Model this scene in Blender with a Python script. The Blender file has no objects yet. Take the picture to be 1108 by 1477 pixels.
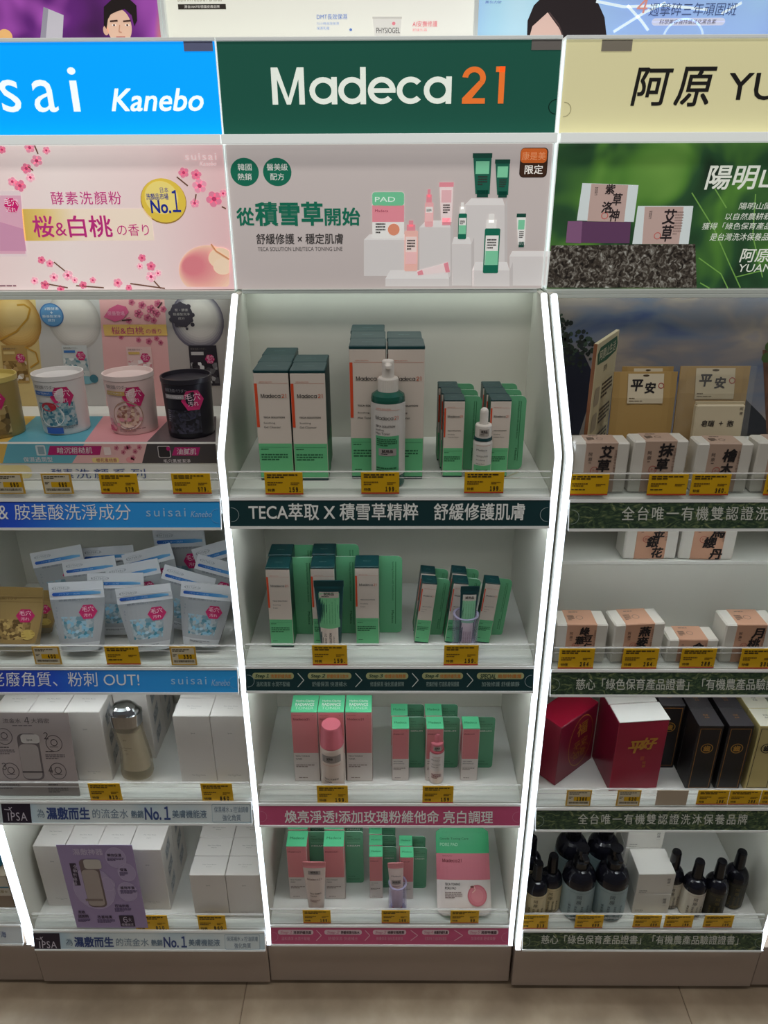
import bpy, math, random
from mathutils import Vector, Matrix, Euler
random.seed(7)
R = math.radians
S = bpy.context.scene
COL = S.collection
# ------------------------------------------------------------------ camera
CAMZ, PITCH, YAW, ROLL, FPX = 1.535, 24.3, 0.45, -0.23, 1067.0
cd = bpy.data.cameras.new('camera'); cam = bpy.data.objects.new('camera', cd); COL.objects.link(cam)
cd.sensor_fit = 'VERTICAL'; cd.sensor_height = 36.0; cd.lens = FPX / 1477 * 36.0; cd.clip_start = .02
CAM = Vector((0, -1.0, CAMZ))
CR = Matrix.Rotation(R(YAW), 3, 'Z') @ Matrix.Rotation(R(90 - PITCH), 3, 'X') @ Matrix.Rotation(R(ROLL), 3, 'Z')
cam.matrix_world = Matrix.Translation(CAM) @ CR.to_4x4()
S.camera = cam
# ------------------------------------------------------------------ light and exposure
S.view_settings.view_transform = 'Standard'; S.view_settings.look = 'None'
S.view_settings.gamma = 1; S.view_settings.exposure = 0.0; S.view_settings.use_curve_mapping = False
W = bpy.data.worlds.new('store_ambient'); S.world = W; W.use_nodes = True
W.node_tree.nodes['Background'].inputs[0].default_value = (.95, .97, 1, 1)
W.node_tree.nodes['Background'].inputs[1].default_value = .085
def area(name, loc, rot, sx, sy, power, col):
    l = bpy.data.lights.new(name, 'AREA'); l.shape = 'RECTANGLE'; l.size = sx; l.size_y = sy; l.energy = power; l.color = col
    o = bpy.data.objects.new(name, l); COL.objects.link(o); o.location = loc; o.rotation_euler = rot; return o
area('ceiling_light', (0, -.55, 2.75), (0, 0, 0), 2.6, .25, 15, (1, .96, .90))
area('ceiling_light', (0, -2.6, 2.75), (0, 0, 0), 2.6, .25, 10, (1, .93, .85))
LED, BAR = 2.6, 12.0            # strengths of the edge strips and of the light bars under the shelves
SIGN, POSTER, WALLP = .75, .50, .60   # back-light of sign boxes and posters; emission strength of the upper wall panels

def ray(px, py):
    return (CR @ Vector(((px - 554) / FPX, -(py - 738.5) / FPX, -1)))
def at_z(px, py, z):
    d = ray(px, py); return CAM + d * ((z - CAM.z) / d.z)
def at_y(px, py, y):
    d = ray(px, py); return CAM + d * ((y - CAM.y) / d.y)
# ------------------------------------------------------------------ materials
def lin(h):
    h = h.lstrip('#'); c = [int(h[i:i+2], 16) / 255 for i in (0, 2, 4)]
    return tuple((x / 12.92 if x <= .04045 else ((x + .055) / 1.055) ** 2.4) for x in c) + (1,)
_m = {}
def mat(h, rough=.45, emit=0, metal=0, spec=.4):
    k = (h, rough, emit, metal, spec)
    if k in _m: return _m[k]
    m = bpy.data.materials.new('m_%s_%g' % (h, emit)); m.use_nodes = True
    b = m.node_tree.nodes['Principled BSDF']
    b.inputs['Base Color'].default_value = lin(h); b.inputs['Roughness'].default_value = rough
    b.inputs['Metallic'].default_value = metal; b.inputs['Specular IOR Level'].default_value = spec
    if emit:
        b.inputs['Emission Color'].default_value = lin(h); b.inputs['Emission Strength'].default_value = emit
    _m[k] = m; return m
def glow(h, s):
    k = ('glow', h, s)
    if k not in _m:
        m = bpy.data.materials.new('glow'); m.use_nodes = True; b = m.node_tree.nodes['Principled BSDF']
        b.inputs['Base Color'].default_value = lin(h); b.inputs['Emission Color'].default_value = lin(h)
        b.inputs['Emission Strength'].default_value = s; _m[k] = m
    return _m[k]
def clear(h='f4f8f8', face=.10, tint=.93, rough=.05):
    k = ('clear', h, face, tint)
    if k not in _m:
        m = bpy.data.materials.new('clear'); m.use_nodes = True; n = m.node_tree; n.nodes.clear()
        o = n.nodes.new('ShaderNodeOutputMaterial'); mx = n.nodes.new('ShaderNodeMixShader'); fr = n.nodes.new('ShaderNodeLayerWeight'); pw = n.nodes.new('ShaderNodeMath'); pw.operation = 'POWER'; pw.inputs[1].default_value = 4.0; ml = n.nodes.new('ShaderNodeMath'); ml.operation = 'MULTIPLY'; ml.inputs[1].default_value = .55
        tr = n.nodes.new('ShaderNodeBsdfTransparent'); gl = n.nodes.new('ShaderNodeBsdfPrincipled')
        c = lin(h); tr.inputs[0].default_value = (c[0]*tint, c[1]*tint, c[2]*tint, 1)
        gl.inputs['Base Color'].default_value = c; gl.inputs['Roughness'].default_value = rough
        fr.inputs['Blend'].default_value = .5; n.links.new(fr.outputs['Facing'], pw.inputs[0]); n.links.new(pw.outputs[0], ml.inputs[0])
        ad = n.nodes.new('ShaderNodeMath'); ad.operation = 'ADD'; ad.inputs[1].default_value = face; ad.use_clamp = True
        n.links.new(ml.outputs[0], ad.inputs[0]); n.links.new(ad.outputs[0], mx.inputs[0])
        n.links.new(tr.outputs[0], mx.inputs[1]); n.links.new(gl.outputs[0], mx.inputs[2]); n.links.new(mx.outputs[0], o.inputs[0])
        _m[k] = m
    return _m[k]
def ramp_mat(name, kind, stops, emit=0, scale=5, axis=0, lo=0, hi=1, detail=3, stretch=(1, 1, 1), rough=.45, warp=0):
    """kind 'grad': printed gradient along an object axis; 'noise'/'voronoi': mottled print."""
    if name in _m: return _m[name]
    m = bpy.data.materials.new(name); m.use_nodes = True; n = m.node_tree; b = n.nodes['Principled BSDF']
    tc = n.nodes.new('ShaderNodeTexCoord'); cr = n.nodes.new('ShaderNodeValToRGB')
    e = cr.color_ramp.elements
    while len(e) < len(stops): e.new(.5)
    for i, (p, h) in enumerate(stops): e[i].position = p; e[i].color = lin(h)
    if kind == 'grad':
        sp = n.nodes.new('ShaderNodeSeparateXYZ'); mr = n.nodes.new('ShaderNodeMapRange')
        n.links.new(tc.outputs['Object'], sp.inputs[0]); n.links.new(sp.outputs[axis], mr.inputs[0])
        mr.inputs[1].default_value = lo; mr.inputs[2].default_value = hi; n.links.new(mr.outputs[0], cr.inputs[0])
    else:
        mp = n.nodes.new('ShaderNodeMapping'); n.links.new(tc.outputs['Object'], mp.inputs[0]); mp.inputs['Scale'].default_value = stretch
        t = n.nodes.new('ShaderNodeTexNoise' if kind == 'noise' else 'ShaderNodeTexVoronoi')
        t.inputs['Scale'].default_value = scale; n.links.new(mp.outputs[0], t.inputs['Vector'])
        if kind == 'noise':
            t.inputs['Detail'].default_value = detail; t.inputs['Distortion'].default_value = warp; n.links.new(t.outputs[0], cr.inputs[0])
        else: n.links.new(t.outputs['Color'], cr.inputs[0])
    n.links.new(cr.outputs[0], b.inputs['Base Color']); b.inputs['Roughness'].default_value = rough
    if emit: n.links.new(cr.outputs[0], b.inputs['Emission Color']); b.inputs['Emission Strength'].default_value = emit
    _m[name] = m; return m
# ------------------------------------------------------------------ text
_g = {}
def glyphs(s, bold=0.0, shear=0.0, lead=1.0, align='CENTER', space=1.0):
    k = (s, bold, shear, lead, align, space)
    if k in _g: return _g[k]
    cu = bpy.data.curves.new('lettering', 'FONT'); cu.body = s; cu.shear = shear; cu.resolution_u = 3
    cu.space_line = lead; cu.align_x = align; cu.space_character = space
    o = bpy.data.objects.new('lettering', cu); me = o.to_mesh()
    v = [(p.co.x, p.co.y) for p in me.vertices]; f = [tuple(p.vertices) for p in me.polygons]
    o.to_mesh_clear(); bpy.data.objects.remove(o); bpy.data.curves.remove(cu)
    x0 = min(a for a, _ in v); x1 = max(a for a, _ in v); y0 = min(a for _, a in v); y1 = max(a for _, a in v)
    r = ([((a - x0), (b - y0)) for a, b in v], f, x1 - x0, y1 - y0)
    _g[k] = r; return r
# ------------------------------------------------------------------ surfaces on which things are printed
LAY = .00022
def flat(O, U, V):
    O = Vector(O); U = Vector(U).normalized(); V = Vector(V).normalized(); N = U.cross(V)
    return lambda u, v, n=0: O + U * u + V * v + N * (n * LAY)
def cyl(r, z0=0, cx=0, cy=0):
    return lambda u, v, n=0: Vector((cx + (r + n * LAY) * math.sin(u / r), cy - (r + n * LAY) * math.cos(u / r), z0 + v))
class MB:
    def __init__(s): s.v = []; s.f = []; s.m = []; s.sm = []; s.mats = []
    def mi(s, m):
        if m not in s.mats: s.mats.append(m)
        return s.mats.index(m)
    def face(s, pts, m, smooth=False):
        b = len(s.v); s.v += [tuple(p) for p in pts]; s.f.append(tuple(range(b, b + len(pts)))); s.m.append(s.mi(m)); s.sm.append(smooth)
    def mesh(s, vs, fs, m, smooth=False):
        b = len(s.v); s.v += [tuple(p) for p in vs]; k = s.mi(m) if not isinstance(m, list) else None
        for i, f in enumerate(fs):
            s.f.append(tuple(b + j for j in f)); s.m.append(k if k is not None else s.mi(m[i])); s.sm.append(smooth)
    def box(s, x0, x1, y0, y1, z0, z1, m, c=.0007, front=None, top=None, right=None, left=None):
        """chamfered box; front/top/right/left may have their own material"""
        c = min(c, (x1-x0)*.3, (y1-y0)*.3, (z1-z0)*.3)
        X, Y, Z = (x0, x1), (y0, y1), (z0, z1); V = []; idx = {}
        for i in (0, 1):
            for j in (0, 1):
                for k in (0, 1):
                    for a in range(3):
                        p = [X[i], Y[j], Z[k]]; sg = (c if i == 0 else -c, c if j == 0 else -c, c if k == 0 else -c)
                        for q in range(3):
                            if q != a: p[q] += sg[q]
                        idx[(i, j, k, a)] = len(V); V.append(p)
        F = []; M = []
        def add(a, mm): F.append([idx[t] for t in a]); M.append(mm)
        fr, tp, rt, lf = front or m, top or m, right or m, left or m
        for i, mm in ((0, lf), (1, rt)):
            q = [(i,0,0,0),(i,1,0,0),(i,1,1,0),(i,0,1,0)]; add(q if i else q[::-1], mm)
        for j, mm in ((0, fr), (1, m)):
            q = [(0,j,0,1),(1,j,0,1),(1,j,1,1),(0,j,1,1)]; add(q if j == 0 else q[::-1], mm)
        for k, mm in ((0, m), (1, tp)):
            q = [(0,0,k,2),(1,0,k,2),(1,1,k,2),(0,1,k,2)]; add(q if k else q[::-1], mm)
        for j in (0, 1):
            for k in (0, 1): add([(0,j,k,1),(1,j,k,1),(1,j,k,2),(0,j,k,2)], fr if j == 0 else (tp if k else m))
        for i in (0, 1):
            for k in (0, 1): add([(i,0,k,0),(i,1,k,0),(i,1,k,2),(i,0,k,2)], (rt if i else lf))
            for j in (0, 1): add([(i,j,0,0),(i,j,1,0),(i,j,1,1),(i,j,0,1)], fr if j == 0 else (rt if i else lf))
        for i in (0, 1):
            for j in (0, 1):
                for k in (0, 1): add([(i,j,k,0),(i,j,k,1),(i,j,k,2)], fr if j == 0 else m)
        s.mesh(V, F, M)
    def lathe(s, prof, m, n=28, cx=0, cy=0, sx=1, sy=1):
        """prof: [(r, z, material or None)] - a band takes the material of its upper point"""
        for a in range(len(prof) - 1):
            r0, z0 = prof[a][:2]; r1, z1 = prof[a+1][:2]
            mm = prof[a+1][2] if len(prof[a+1]) > 2 and prof[a+1][2] else m
            vs = []
            for r, z in ((r0, z0), (r1, z1)):
                for i in range(n):
                    t = 2*math.pi*i/n; vs.append((cx + sx*r*math.sin(t), cy - sy*r*math.cos(t), z))
            s.mesh(vs, [(i, (i+1) % n, n + (i+1) % n, n + i) for i in range(n)], mm, True)
    def rings(s, rings, mats, cap=True):
        n = len(rings[0])
        for a in range(len(rings) - 1):
            s.mesh(list(rings[a]) + list(rings[a+1]), [(i, (i+1) % n, n + (i+1) % n, n + i) for i in range(n)], mats[a], True)
        if cap: s.face(rings[0][::-1], mats[0]); s.face(rings[-1], mats[-1])
    # ---- printing
    def rect(s, f, u0, v0, u1, v1, m, n=1, seg=1):
        for i in range(seg):
            a = u0 + (u1-u0)*i/seg; b = u0 + (u1-u0)*(i+1)/seg
            s.face([f(a, v0, n), f(b, v0, n), f(b, v1, n), f(a, v1, n)], m)
    def poly(s, f, pts, m, n=1): s.face([f(u, v, n) for u, v in pts], m)
    def disc(s, f, u, v, ru, m, n=1, rv=None, k=28, a0=0, a1=360):
        rv = rv or ru; s.poly(f, [(u + ru*math.cos(R(a0 + (a1-a0)*i/k)), v + rv*math.sin(R(a0 + (a1-a0)*i/k))) for i in range(k + (a1-a0 < 360))], m, n)
    def ring(s, f, u, v, r, w, m, n=1, a0=0, a1=360, k=28, rv=None):
        q = (rv or r) / r
        for i in range(k):
            a, b = R(a0 + (a1-a0)*i/k), R(a0 + (a1-a0)*(i+1)/k)
            s.face([f(u + x*math.cos(t), v + x*q*math.sin(t), n) for x, t in ((r, a), (r, b), (r-w, b), (r-w, a))], m)
    def rrect(s, f, u0, v0, u1, v1, r, m, n=1):
        p = []
        for cx, cy, a in ((u1-r, v0+r, -90), (u1-r, v1-r, 0), (u0+r, v1-r, 90), (u0+r, v0+r, 180)):
            p += [(cx + r*math.cos(R(a+t)), cy + r*math.sin(R(a+t))) for t in (0, 22, 45, 67, 90)]
        s.poly(f, p, m, n)
    def line(s, f, pts, w, m, n=1):
        for (a, b), (c, d) in zip(pts, pts[1:]):
            L = math.hypot(c-a, d-b) or 1e-9; nx, ny = -(d-b)/L*w/2, (c-a)/L*w/2
            s.poly(f, [(a+nx, b+ny), (a-nx, b-ny), (c-nx, d-ny), (c+nx, d+ny)], m, n)
    def text(s, f, t, u, v, h, m, n=2, w=None, al='l', bold=0.0, shear=0.0, lead=1.0, rot=0, inner='LEFT', space=1.0):
        if t.isascii() and t.isdigit():
            if not w: w = h*.62*len(t) - h*.06; bold = max(bold, .05)
            t = ''.join(chr(ord(c) + 0xFEE0) for c in t)
        """bbox of the lettering gets height h (and width w if given), lower left corner at (u, v)"""
        V, F, gw, gh = glyphs(t, 0, shear, lead, inner, space); sy = h / gh; sx = (w / gw) if w else sy
        if h is None: pass
        ox = {'l': 0, 'c': -gw*sx/2, 'r': -gw*sx}[al]; c, q = math.cos(R(rot)), math.sin(R(rot))
        for q_, (dx, dy) in enumerate([(0, 0)] if not bold else [(-bold, -bold), (bold, -bold), (bold, bold), (-bold, bold)]):
            P = []
            for a, b in V:
                x, y = (a + dx)*sx + ox, (b + dy)*sy; P.append(f(u + x*c - y*q, v + x*q + y*c, n + .12*q_))
            s.mesh(P, F, m)
    def para(s, f, u, v, w, h, k, m, n=2, seed=0):
        """k lines of print too small to read, v = top"""
        rnd = random.Random(seed + k); lh = h / k
        for i in range(k):
            x = u; end = u + w * (1 if i < k-1 else rnd.uniform(.45, .8)); y = v - lh*i
            while x < end - w*.04:
                q = min(end, x + w*rnd.uniform(.07, .2)); s.rect(f, x, y - lh*.55, q, y, m, n); x = q + w*.025
    def build(s, name, parent=None, org=(0, 0, 0)):
        o = Vector(org); me = bpy.data.meshes.new(name)
        me.from_pydata([(x-o.x, y-o.y, z-o.z) for x, y, z in s.v], [], s.f)
        for m in s.mats: me.materials.append(m)
        me.polygons.foreach_set('material_index', s.m); me.polygons.foreach_set('use_smooth', s.sm); me.update()
        ob = bpy.data.objects.new(name, me); COL.objects.link(ob)
        if parent: ob.parent = parent
        else: ob.location = o
        return ob
class Board:
    """a flat panel in the place; photo pixels are cast onto its plane, print runs along its own axes"""
    def __init__(b, O, U=(1, 0, 0), V=(0, 0, 1)):
        b.O = Vector(O); b.U = Vector(U).normalized(); b.V = Vector(V).normalized(); b.N = b.U.cross(b.V); b.f = flat(b.O, b.U, b.V); b.mb = MB()
    def p(b, px, py):
        d = ray(px, py); t = (b.O - CAM).dot(b.N) / d.dot(b.N); q = CAM + d*t - b.O; return q.dot(b.U), q.dot(b.V)
    def bb(b, x0, y0, x1, y1):
        xm, ym = (x0+x1)/2, (y0+y1)/2; u0 = b.p(x0, ym)[0]; u1 = b.p(x1, ym)[0]; v1 = b.p(xm, y0)[1]; v0 = b.p(xm, y1)[1]; return u0, v0, u1, v1
    def rect(b, x0, y0, x1, y1, m, n=1): u0, v0, u1, v1 = b.bb(x0, y0, x1, y1); b.mb.rect(b.f, u0, v0, u1, v1, m, n)
    def rrect(b, x0, y0, x1, y1, r, m, n=1):
        u0, v0, u1, v1 = b.bb(x0, y0, x1, y1); b.mb.rrect(b.f, u0, v0, u1, v1, r*(u1-u0)/(x1-x0), m, n)
    def poly(b, pts, m, n=1): b.mb.poly(b.f, [b.p(*q) for q in pts][::-1], m, n)
    def disc(b, x, y, r, m, n=1, ry=None):
        u0, v0, u1, v1 = b.bb(x-r, y-(ry or r), x+r, y+(ry or r)); b.mb.disc(b.f, (u0+u1)/2, (v0+v1)/2, (u1-u0)/2, m, n, (v1-v0)/2)
    def ring(b, x, y, r, w, m, n=1, a0=0, a1=360):
        u0, v0, u1, v1 = b.bb(x-r, y-r, x+r, y+r); b.mb.ring(b.f, (u0+u1)/2, (v0+v1)/2, (u1-u0)/2, w*(u1-u0)/(2*r), m, n, a0, a1, rv=(v1-v0)/2)
    def line(b, pts, w, m, n=1): u0, _ = b.p(500, 500); u1, _ = b.p(501, 500); b.mb.line(b.f, [b.p(*q) for q in pts], w*(u1-u0), m, n)
    def text(b, t, x0, y0, x1, y1, m, n=3, bold=0.0, shear=0.0, rot=0, lead=1.0, inner='LEFT', space=1.0):
        u0, v0, u1, v1 = b.bb(x0, y0, x1, y1); b.mb.text(b.f, t, u0, v0, v1-v0, m, n, w=u1-u0, bold=bold, shear=shear, rot=rot, lead=lead, inner=inner, space=space)
    def para(b, x0, y0, x1, y1, k, m, n=3): u0, v0, u1, v1 = b.bb(x0, y0, x1, y1); b.mb.para(b.f, u0, v1, u1-u0, v1-v0, k, m, n, int(x0))
# ------------------------------------------------------------------ things
def tag(o, label, cat, group=None):
    o['label'] = label; o['category'] = cat
    if group: o['group'] = group
    return o
def thing(name, label, cat, loc=(0, 0, 0), rz=0, group=None):
    o = bpy.data.objects.new(name, None); o.empty_display_size = .02; COL.objects.link(o); o.location = loc; o.rotation_euler = (0, 0, R(rz))
    return tag(o, label, cat, group)
def dup(root, label, loc, rot=(0, 0, 0), sc=1.0):
    r = root.copy(); COL.objects.link(r); r.location = loc; r.rotation_euler = rot; r['label'] = label; r.scale = (sc, sc, sc)
    for ch in list(root.children):
        c = ch.copy(); COL.objects.link(c); c.parent = r
        for g in list(ch.children):
            d = g.copy(); COL.objects.link(d); d.parent = c
    return r
class Kind:
    """builds a thing the first time and copies it, parts and all, after that"""
    def __init__(k, fn): k.fn = fn; k.root = None
    def put(k, label, loc, rz=0, lean=0, roll=0, sc=1.0):
        loc = Vector(loc); loc.z += .0004
        rot = Euler((R(lean), R(roll), R(rz)))
        if k.root is None: k.root = k.fn(); r = k.root; r['label'] = label; r.location = loc; r.rotation_euler = rot; r.scale = (sc, sc, sc)
        else: r = dup(k.root, label, loc, rot, sc)
        return r
def structure(name, mb, org=(0, 0, 0)):
    o = mb.build(name, None, org); o['kind'] = 'structure'; return o

WHITE = mat('e6e8e4', .35); WHITE2 = mat('dbdbd1', .5); GREIGE = mat('a8988c', .5); TOE_SHADE = mat('1a1614', .7)
INK = mat('2b2a2c', .5); RAIL = mat('eef2f0', .3, .25)
ZF = (1.114, .814, .514, .192)       # shelf floors
ZB = {'left': (1.114, .814, .5225, .181)}       # the left cabinet's lower shelves sit a little differently
# ------------------------------------------------------------------ the room
m = MB()
FLOORM = ramp_mat('floor_stone', 'noise', [(.3, '8d7c68'), (.5, 'a08e78'), (.7, 'b3a28b')], 0, 9, detail=6, rough=.35)
GROUT = mat('7d6c5a', .8)
TS = .9; JX = at_z(985, 1440, 0).x
for i in range(-3, 3):
    for j in range(-5, 3):
        x, y = JX + i*TS, .12 + j*TS
        m.box(x + .001, x + TS - .001, y + .001, y + TS - .001, -.012, 0, FLOORM, .0008)
m.box(JX - 3*TS, JX + 3*TS, .12 - 5*TS, .12 + 3*TS, -.03, -.0015, GROUT)
structure('floor', m)
m = MB(); m.box(-2.2, 2.2, .275, .32, 0, 2.9, mat('d8d8d2', .7)); structure('wall_back', m)
# ------------------------------------------------------------------ display cabinets
YB, YP = .26, .2375          # back of the bays; plane of posters and signs
BAYS = {'far': (-1.205, -.7215, -.001), 'left': (-.7205, -.2475, -.004), 'mid': (-.2475, .2475, 0), 'right': (.2513, .7445, -.009), 'end': (.746, 1.225, -.006)}
PROFILE = [(.197, 1.368), (.004, 1.176), (.0, 1.168), (0, .13)]      # front edge of a side panel (y, z)
LEDM = glow('e6f1ff', LED)
def side_panel(parent, x0, x1, yo, led=True):
    m = MB(); pts = [(YB + .014, 1.368)] + [(y + yo, z) for y, z in PROFILE] + [(YB + .014, .13)]
    m.face([(x0, y, z) for y, z in pts], WHITE2); m.face([(x1, y, z) for y, z in pts][::-1], WHITE2)
    for (a, b), (c, d) in zip(pts, pts[1:] + pts[:1]): m.face([(x0, a, b), (x1, a, b), (x1, c, d), (x0, c, d)], WHITE2)
    p = m.build('side_panel', parent)
    if led:
        m = MB(); e = .0008; fr = [(y + yo, z) for y, z in PROFILE]; w0, w1 = x0 + .0004, x1 - .0004
        for i in range(3):                                   # a half round diffuser along the edge
            (a, b), (c, d) = fr[i], fr[i+1]; L = math.hypot(c-a, d-b); ny, nz = -(b-d)/L, -(a-c)/L*-1
            ny, nz = -abs(b-d)/L, (abs(a-c)/L)
            n = 6; k0 = [(w0 + (w1-w0)*(.5 - .5*math.cos(math.pi*t/n)), .0045*math.sin(math.pi*t/n)) for t in range(n+1)]
            for t in range(n):
                (xa, ha), (xb, hb) = k0[t], k0[t+1]
                m.face([(xa, a+ny*ha, b+nz*ha), (xa, c+ny*ha, d+nz*ha), (xb, c+ny*hb, d+nz*hb), (xb, a+ny*hb, b+nz*hb)], LEDM, True)
        (y, z) = fr[3]; m.face([(w0, y, z), (w1, y, z), (w1, y-.004, z), (w0, y-.004, z)], LEDM)
        m.build('led_strip', p)
    return p
def cabinet(key, label, leds):
    x0, x1, yo = BAYS[key]; xc = (x0+x1)/2
    root = thing('display_cabinet', label, 'display cabinet', (0, 0, 0), 0, 'illuminated display cabinets in a row')
    t = .0105
    if leds[0]: side_panel(root, x0, x0 + t, yo)
    if leds[1]: side_panel(root, x1 - t, x1, yo)
    m = MB(); m.box(x0 + .001, x1 - .001, YB, YB + .013, .0, 1.3705, WHITE2); m.build('back_panel', root)
    m = MB(); m.box(x0 + .0006, x1 - .0006, yo + .002, YB - .001, .012, .128, GREIGE, .001); m.box(x0 + .004, x1 - .004, yo + .03, YB - .002, 0, .012, TOE_SHADE)  # toe recess coloured near black for the shadow under the plinth
    m.build('plinth', root)
    a, b = x0 + .0005, x1 - .0005
    lo = 1.3665 if key == 'mid' else 1.358
    m = MB(); m.box(a + (t+.0005 if key == 'mid' else 0), b - (t+.0005 if key == 'mid' else 0), YP - .012, YB - .001, lo + .006, 1.371, mat('dfe7e2', .35)); m.box(a + (t+.0005 if key == 'mid' else 0), b - (t+.0005 if key == 'mid' else 0), YP - .012, YP - .010, lo, lo + .006, mat('dfe7e2', .35)); r = m.build('poster_rail', root)
    m = MB(); m.box(x0 + .02, x1 - .02, YP - .008, YP + .006, lo + .001, lo + .0058, glow('f2fbf6', BAR * .24)); m.build('light_bar', root)
    return root
cabinet('mid', 'white lit display cabinet with the dark green sign, between two others', (1, 1))
cabinet('left', 'white lit display cabinet under the bright blue sign', (1, 0))
cabinet('right', 'white lit display cabinet under the cream sign with black lettering', (1, 1))
cabinet('far', 'white lit cabinet cut off at the photo edge, left of the blue-signed one', (0, 1))
cabinet('end', 'white lit cabinet barely in view, right of the cream-signed one', (0, 0))
# ------------------------------------------------------------------ shelves: board, clear front rail, printed strip, light bar
def notch(b, x, y, r, a0, a1, m): b.ring(x, y, r, 1.1, m, 4, a0, a1)
HLEN, HT = .0385, 13
def shelf(key, i, label, paint):
    x0, x1, yo = BAYS[key]; z = ZB.get(key, ZF)[i]; a, b = x0 + .011, x1 - (.011 if key != 'left' else .0006)
    if key == 'far': a = x0
    root = thing('shelf', label, 'shelf', (0, 0, 0), 0, 'lit shelves with printed front strips')
    m = MB(); m.box(a, b, yo + .020, YB - .0006, z - .012, z, WHITE, .0005)
    yl = yo + .004; lp = [(yl, z - .012), (yl, z - .0075), (yl + .003, z - .0045), (yl + .008, z - .002), (yl + .016, z)]; lp2 = [(yl + .016, z - .012)]
    for (p, q), (r, t) in zip(lp, lp[1:]): m.face([(a, p, q), (b, p, q), (b, r, t), (a, r, t)], WHITE, True)
    for xx in (a, b): m.face([(xx, p, q) for p, q in lp + lp2], WHITE)
    m.face([(a, yl, z - .012), (a, yl + .016, z - .012), (b, yl + .016, z - .012), (b, yl, z - .012)], WHITE); m.box(a, b, yo + .004, yo + .014, z - .034, z - .0122, WHITE, .0015); m.box(a, b, yo + .0335, yo + .0355, z - .044, z - .0122, WHITE, .0004); m.build('shelf_board', root)  # last box: unseen flange added to hold the bar's light off the back panel
    m = MB(); c = clear('fafcfb', .02, .985); e = clear('ffffff', .35, .95, .15)
    m.box(a + .002, b - .002, yo + .0035, yo + .0065, z - .004, z + .032, c, .0003)
    m.box(a + .002, b - .002, yo + .0028, yo + .0072, z + .0312, z + .0325, e, .0003); m.box(a + .002, b - .002, yo + .0024, yo + .0034, z + .0225, z + .0235, e, .0002)
    m.build('front_rail', root)
    ht = R(HT); top = Vector(((a+b)/2, yo - .003, z - .0105)); V = Vector((0, math.sin(ht), math.cos(ht)))
    Bd = Board(top - V*HLEN, (1, 0, 0), V); hw = (b-a)/2
    mb = Bd.mb
    def slab(u0, u1, v0, v1, n0, n1, mm):
        P = [[Bd.O + Bd.U*u + Bd.V*v + Bd.N*n for v in (v0, v1) for u in (u0, u1)] for n in (n1, n0)]
        q = P[0] + P[1]; mb.mesh(q, [(0,1,3,2), (4,6,7,5), (0,4,5,1), (2,3,7,6), (0,2,6,4), (1,5,7,3)], mm)
    slab(-hw, hw, -.003, HLEN + .004, -.004, -.0006, WHITE)                      # holder behind the strip
    slab(-hw, hw, HLEN + .0005, HLEN + .0045, -.0006, .0014, mat('f0f2f0', .3)); slab(-hw, hw, -.004, -.0004, -.0006, .0014, mat('f0f2f0', .3))
    paint(Bd, hw)
    ob = mb.build('header_strip', root, tuple(top)); ob.location = top; ob.parent = root
    m = MB(); m.box(a + .02, b - .02, yo + .018, yo + .030, z - .036, z - .029, glow('eef4f8', BAR)); m.build('light_bar', root)
    return root
HG = mat('15383b', .3); HP = mat('c2537a', .35); TW = mat('ecefec', .5); RIM = mat('9fb0b2', .3)
def ends(Bd, hw, m=RIM, which=(1, 1)):
    v = HLEN*.45
    if which[0]: Bd.mb.ring(Bd.f, -hw + .004, v, .0108, .0007, m, 4, -95, 95)
    if which[1]: Bd.mb.ring(Bd.f, hw - .004, v, .0108, .0007, m, 4, 85, 275)
def base(Bd, hw, m): Bd.mb.rect(Bd.f, -hw + .001, 0, hw - .001, HLEN, m, 0)
def p_mid1(B, hw):
    base(B, hw, HG); ends(B, hw); B.text('TECA萃取 X 積雪草精粹', 359, 726, 603, 750, TW, bold=.012); B.text('舒緩修護肌膚', 626, 726, 757, 750, TW, bold=.012)
def steps(B, hw, bg, pill, ink, ink2, sub, chev, xs, y0, y1, names, subs):
    base(B, hw, bg); ends(B, hw, RIM if bg is HG else mat('d08aa0', .4)); h = y1 - y0
    for k, (a, b) in enumerate(xs):
        B.rrect(a, y0 + h*.16, b, y0 + h*.44, h*.135, pill, 1); L = b - a
        B.text(names[k], a + L*.07, y0 + h*.21, a + L*.40, y0 + h*.41, ink, 3, bold=.02, shear=.25)
        B.text(subs[k][0], a + L*.44, y0 + h*.22, b - L*.06, y0 + h*.39, ink2, 3, bold=.02)
        B.text(subs[k][1], a + L*.10, y0 + h*.55, a + L*.9, y0 + h*.76, sub, 3)
        if k < len(xs) - 1:
            c = b + (xs[k+1][0] - b)*.28; d = b + (xs[k+1][0] - b)*.72; B.line([(c, y0 + h*.18), (d, y0 + h*.48), (c, y0 + h*.78)], 1.3, chev, 2)
SUBS = [('清潔舒緩洗面', '溫和清潔 水潤不緊繃'), ('舒緩保濕化妝水', '舒緩保濕 快速補水'), ('修護安瓶精華', '修護保濕 強化肌膚屏障'), ('修護舒緩乳霜', '密集舒緩 打造肌膚保護膜'), ('局部特護霜', '加強修護 舒緩鎮靜')]
def p_mid2(B, hw): steps(B, hw, HG, mat('a8ad7d', .5), mat('23402f', .5), mat('c07d3c', .5), mat('8fa6a0', .5), mat('c9d2cc', .5), [(364, 424), (444, 507), (528, 589), (609, 668), (688, 756)], 965, 998, ['Step１', 'Step２', 'Step３', 'Step４', 'SPECIAL'], SUBS)
def p_mid3(B, hw): base(B, hw, HP); ends(B, hw, mat('d08aa0', .4)); B.text('煥亮淨透!添加玫瑰粉維他命 亮白調理', 411, 1169, 711, 1187, TW, bold=.012)
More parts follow.
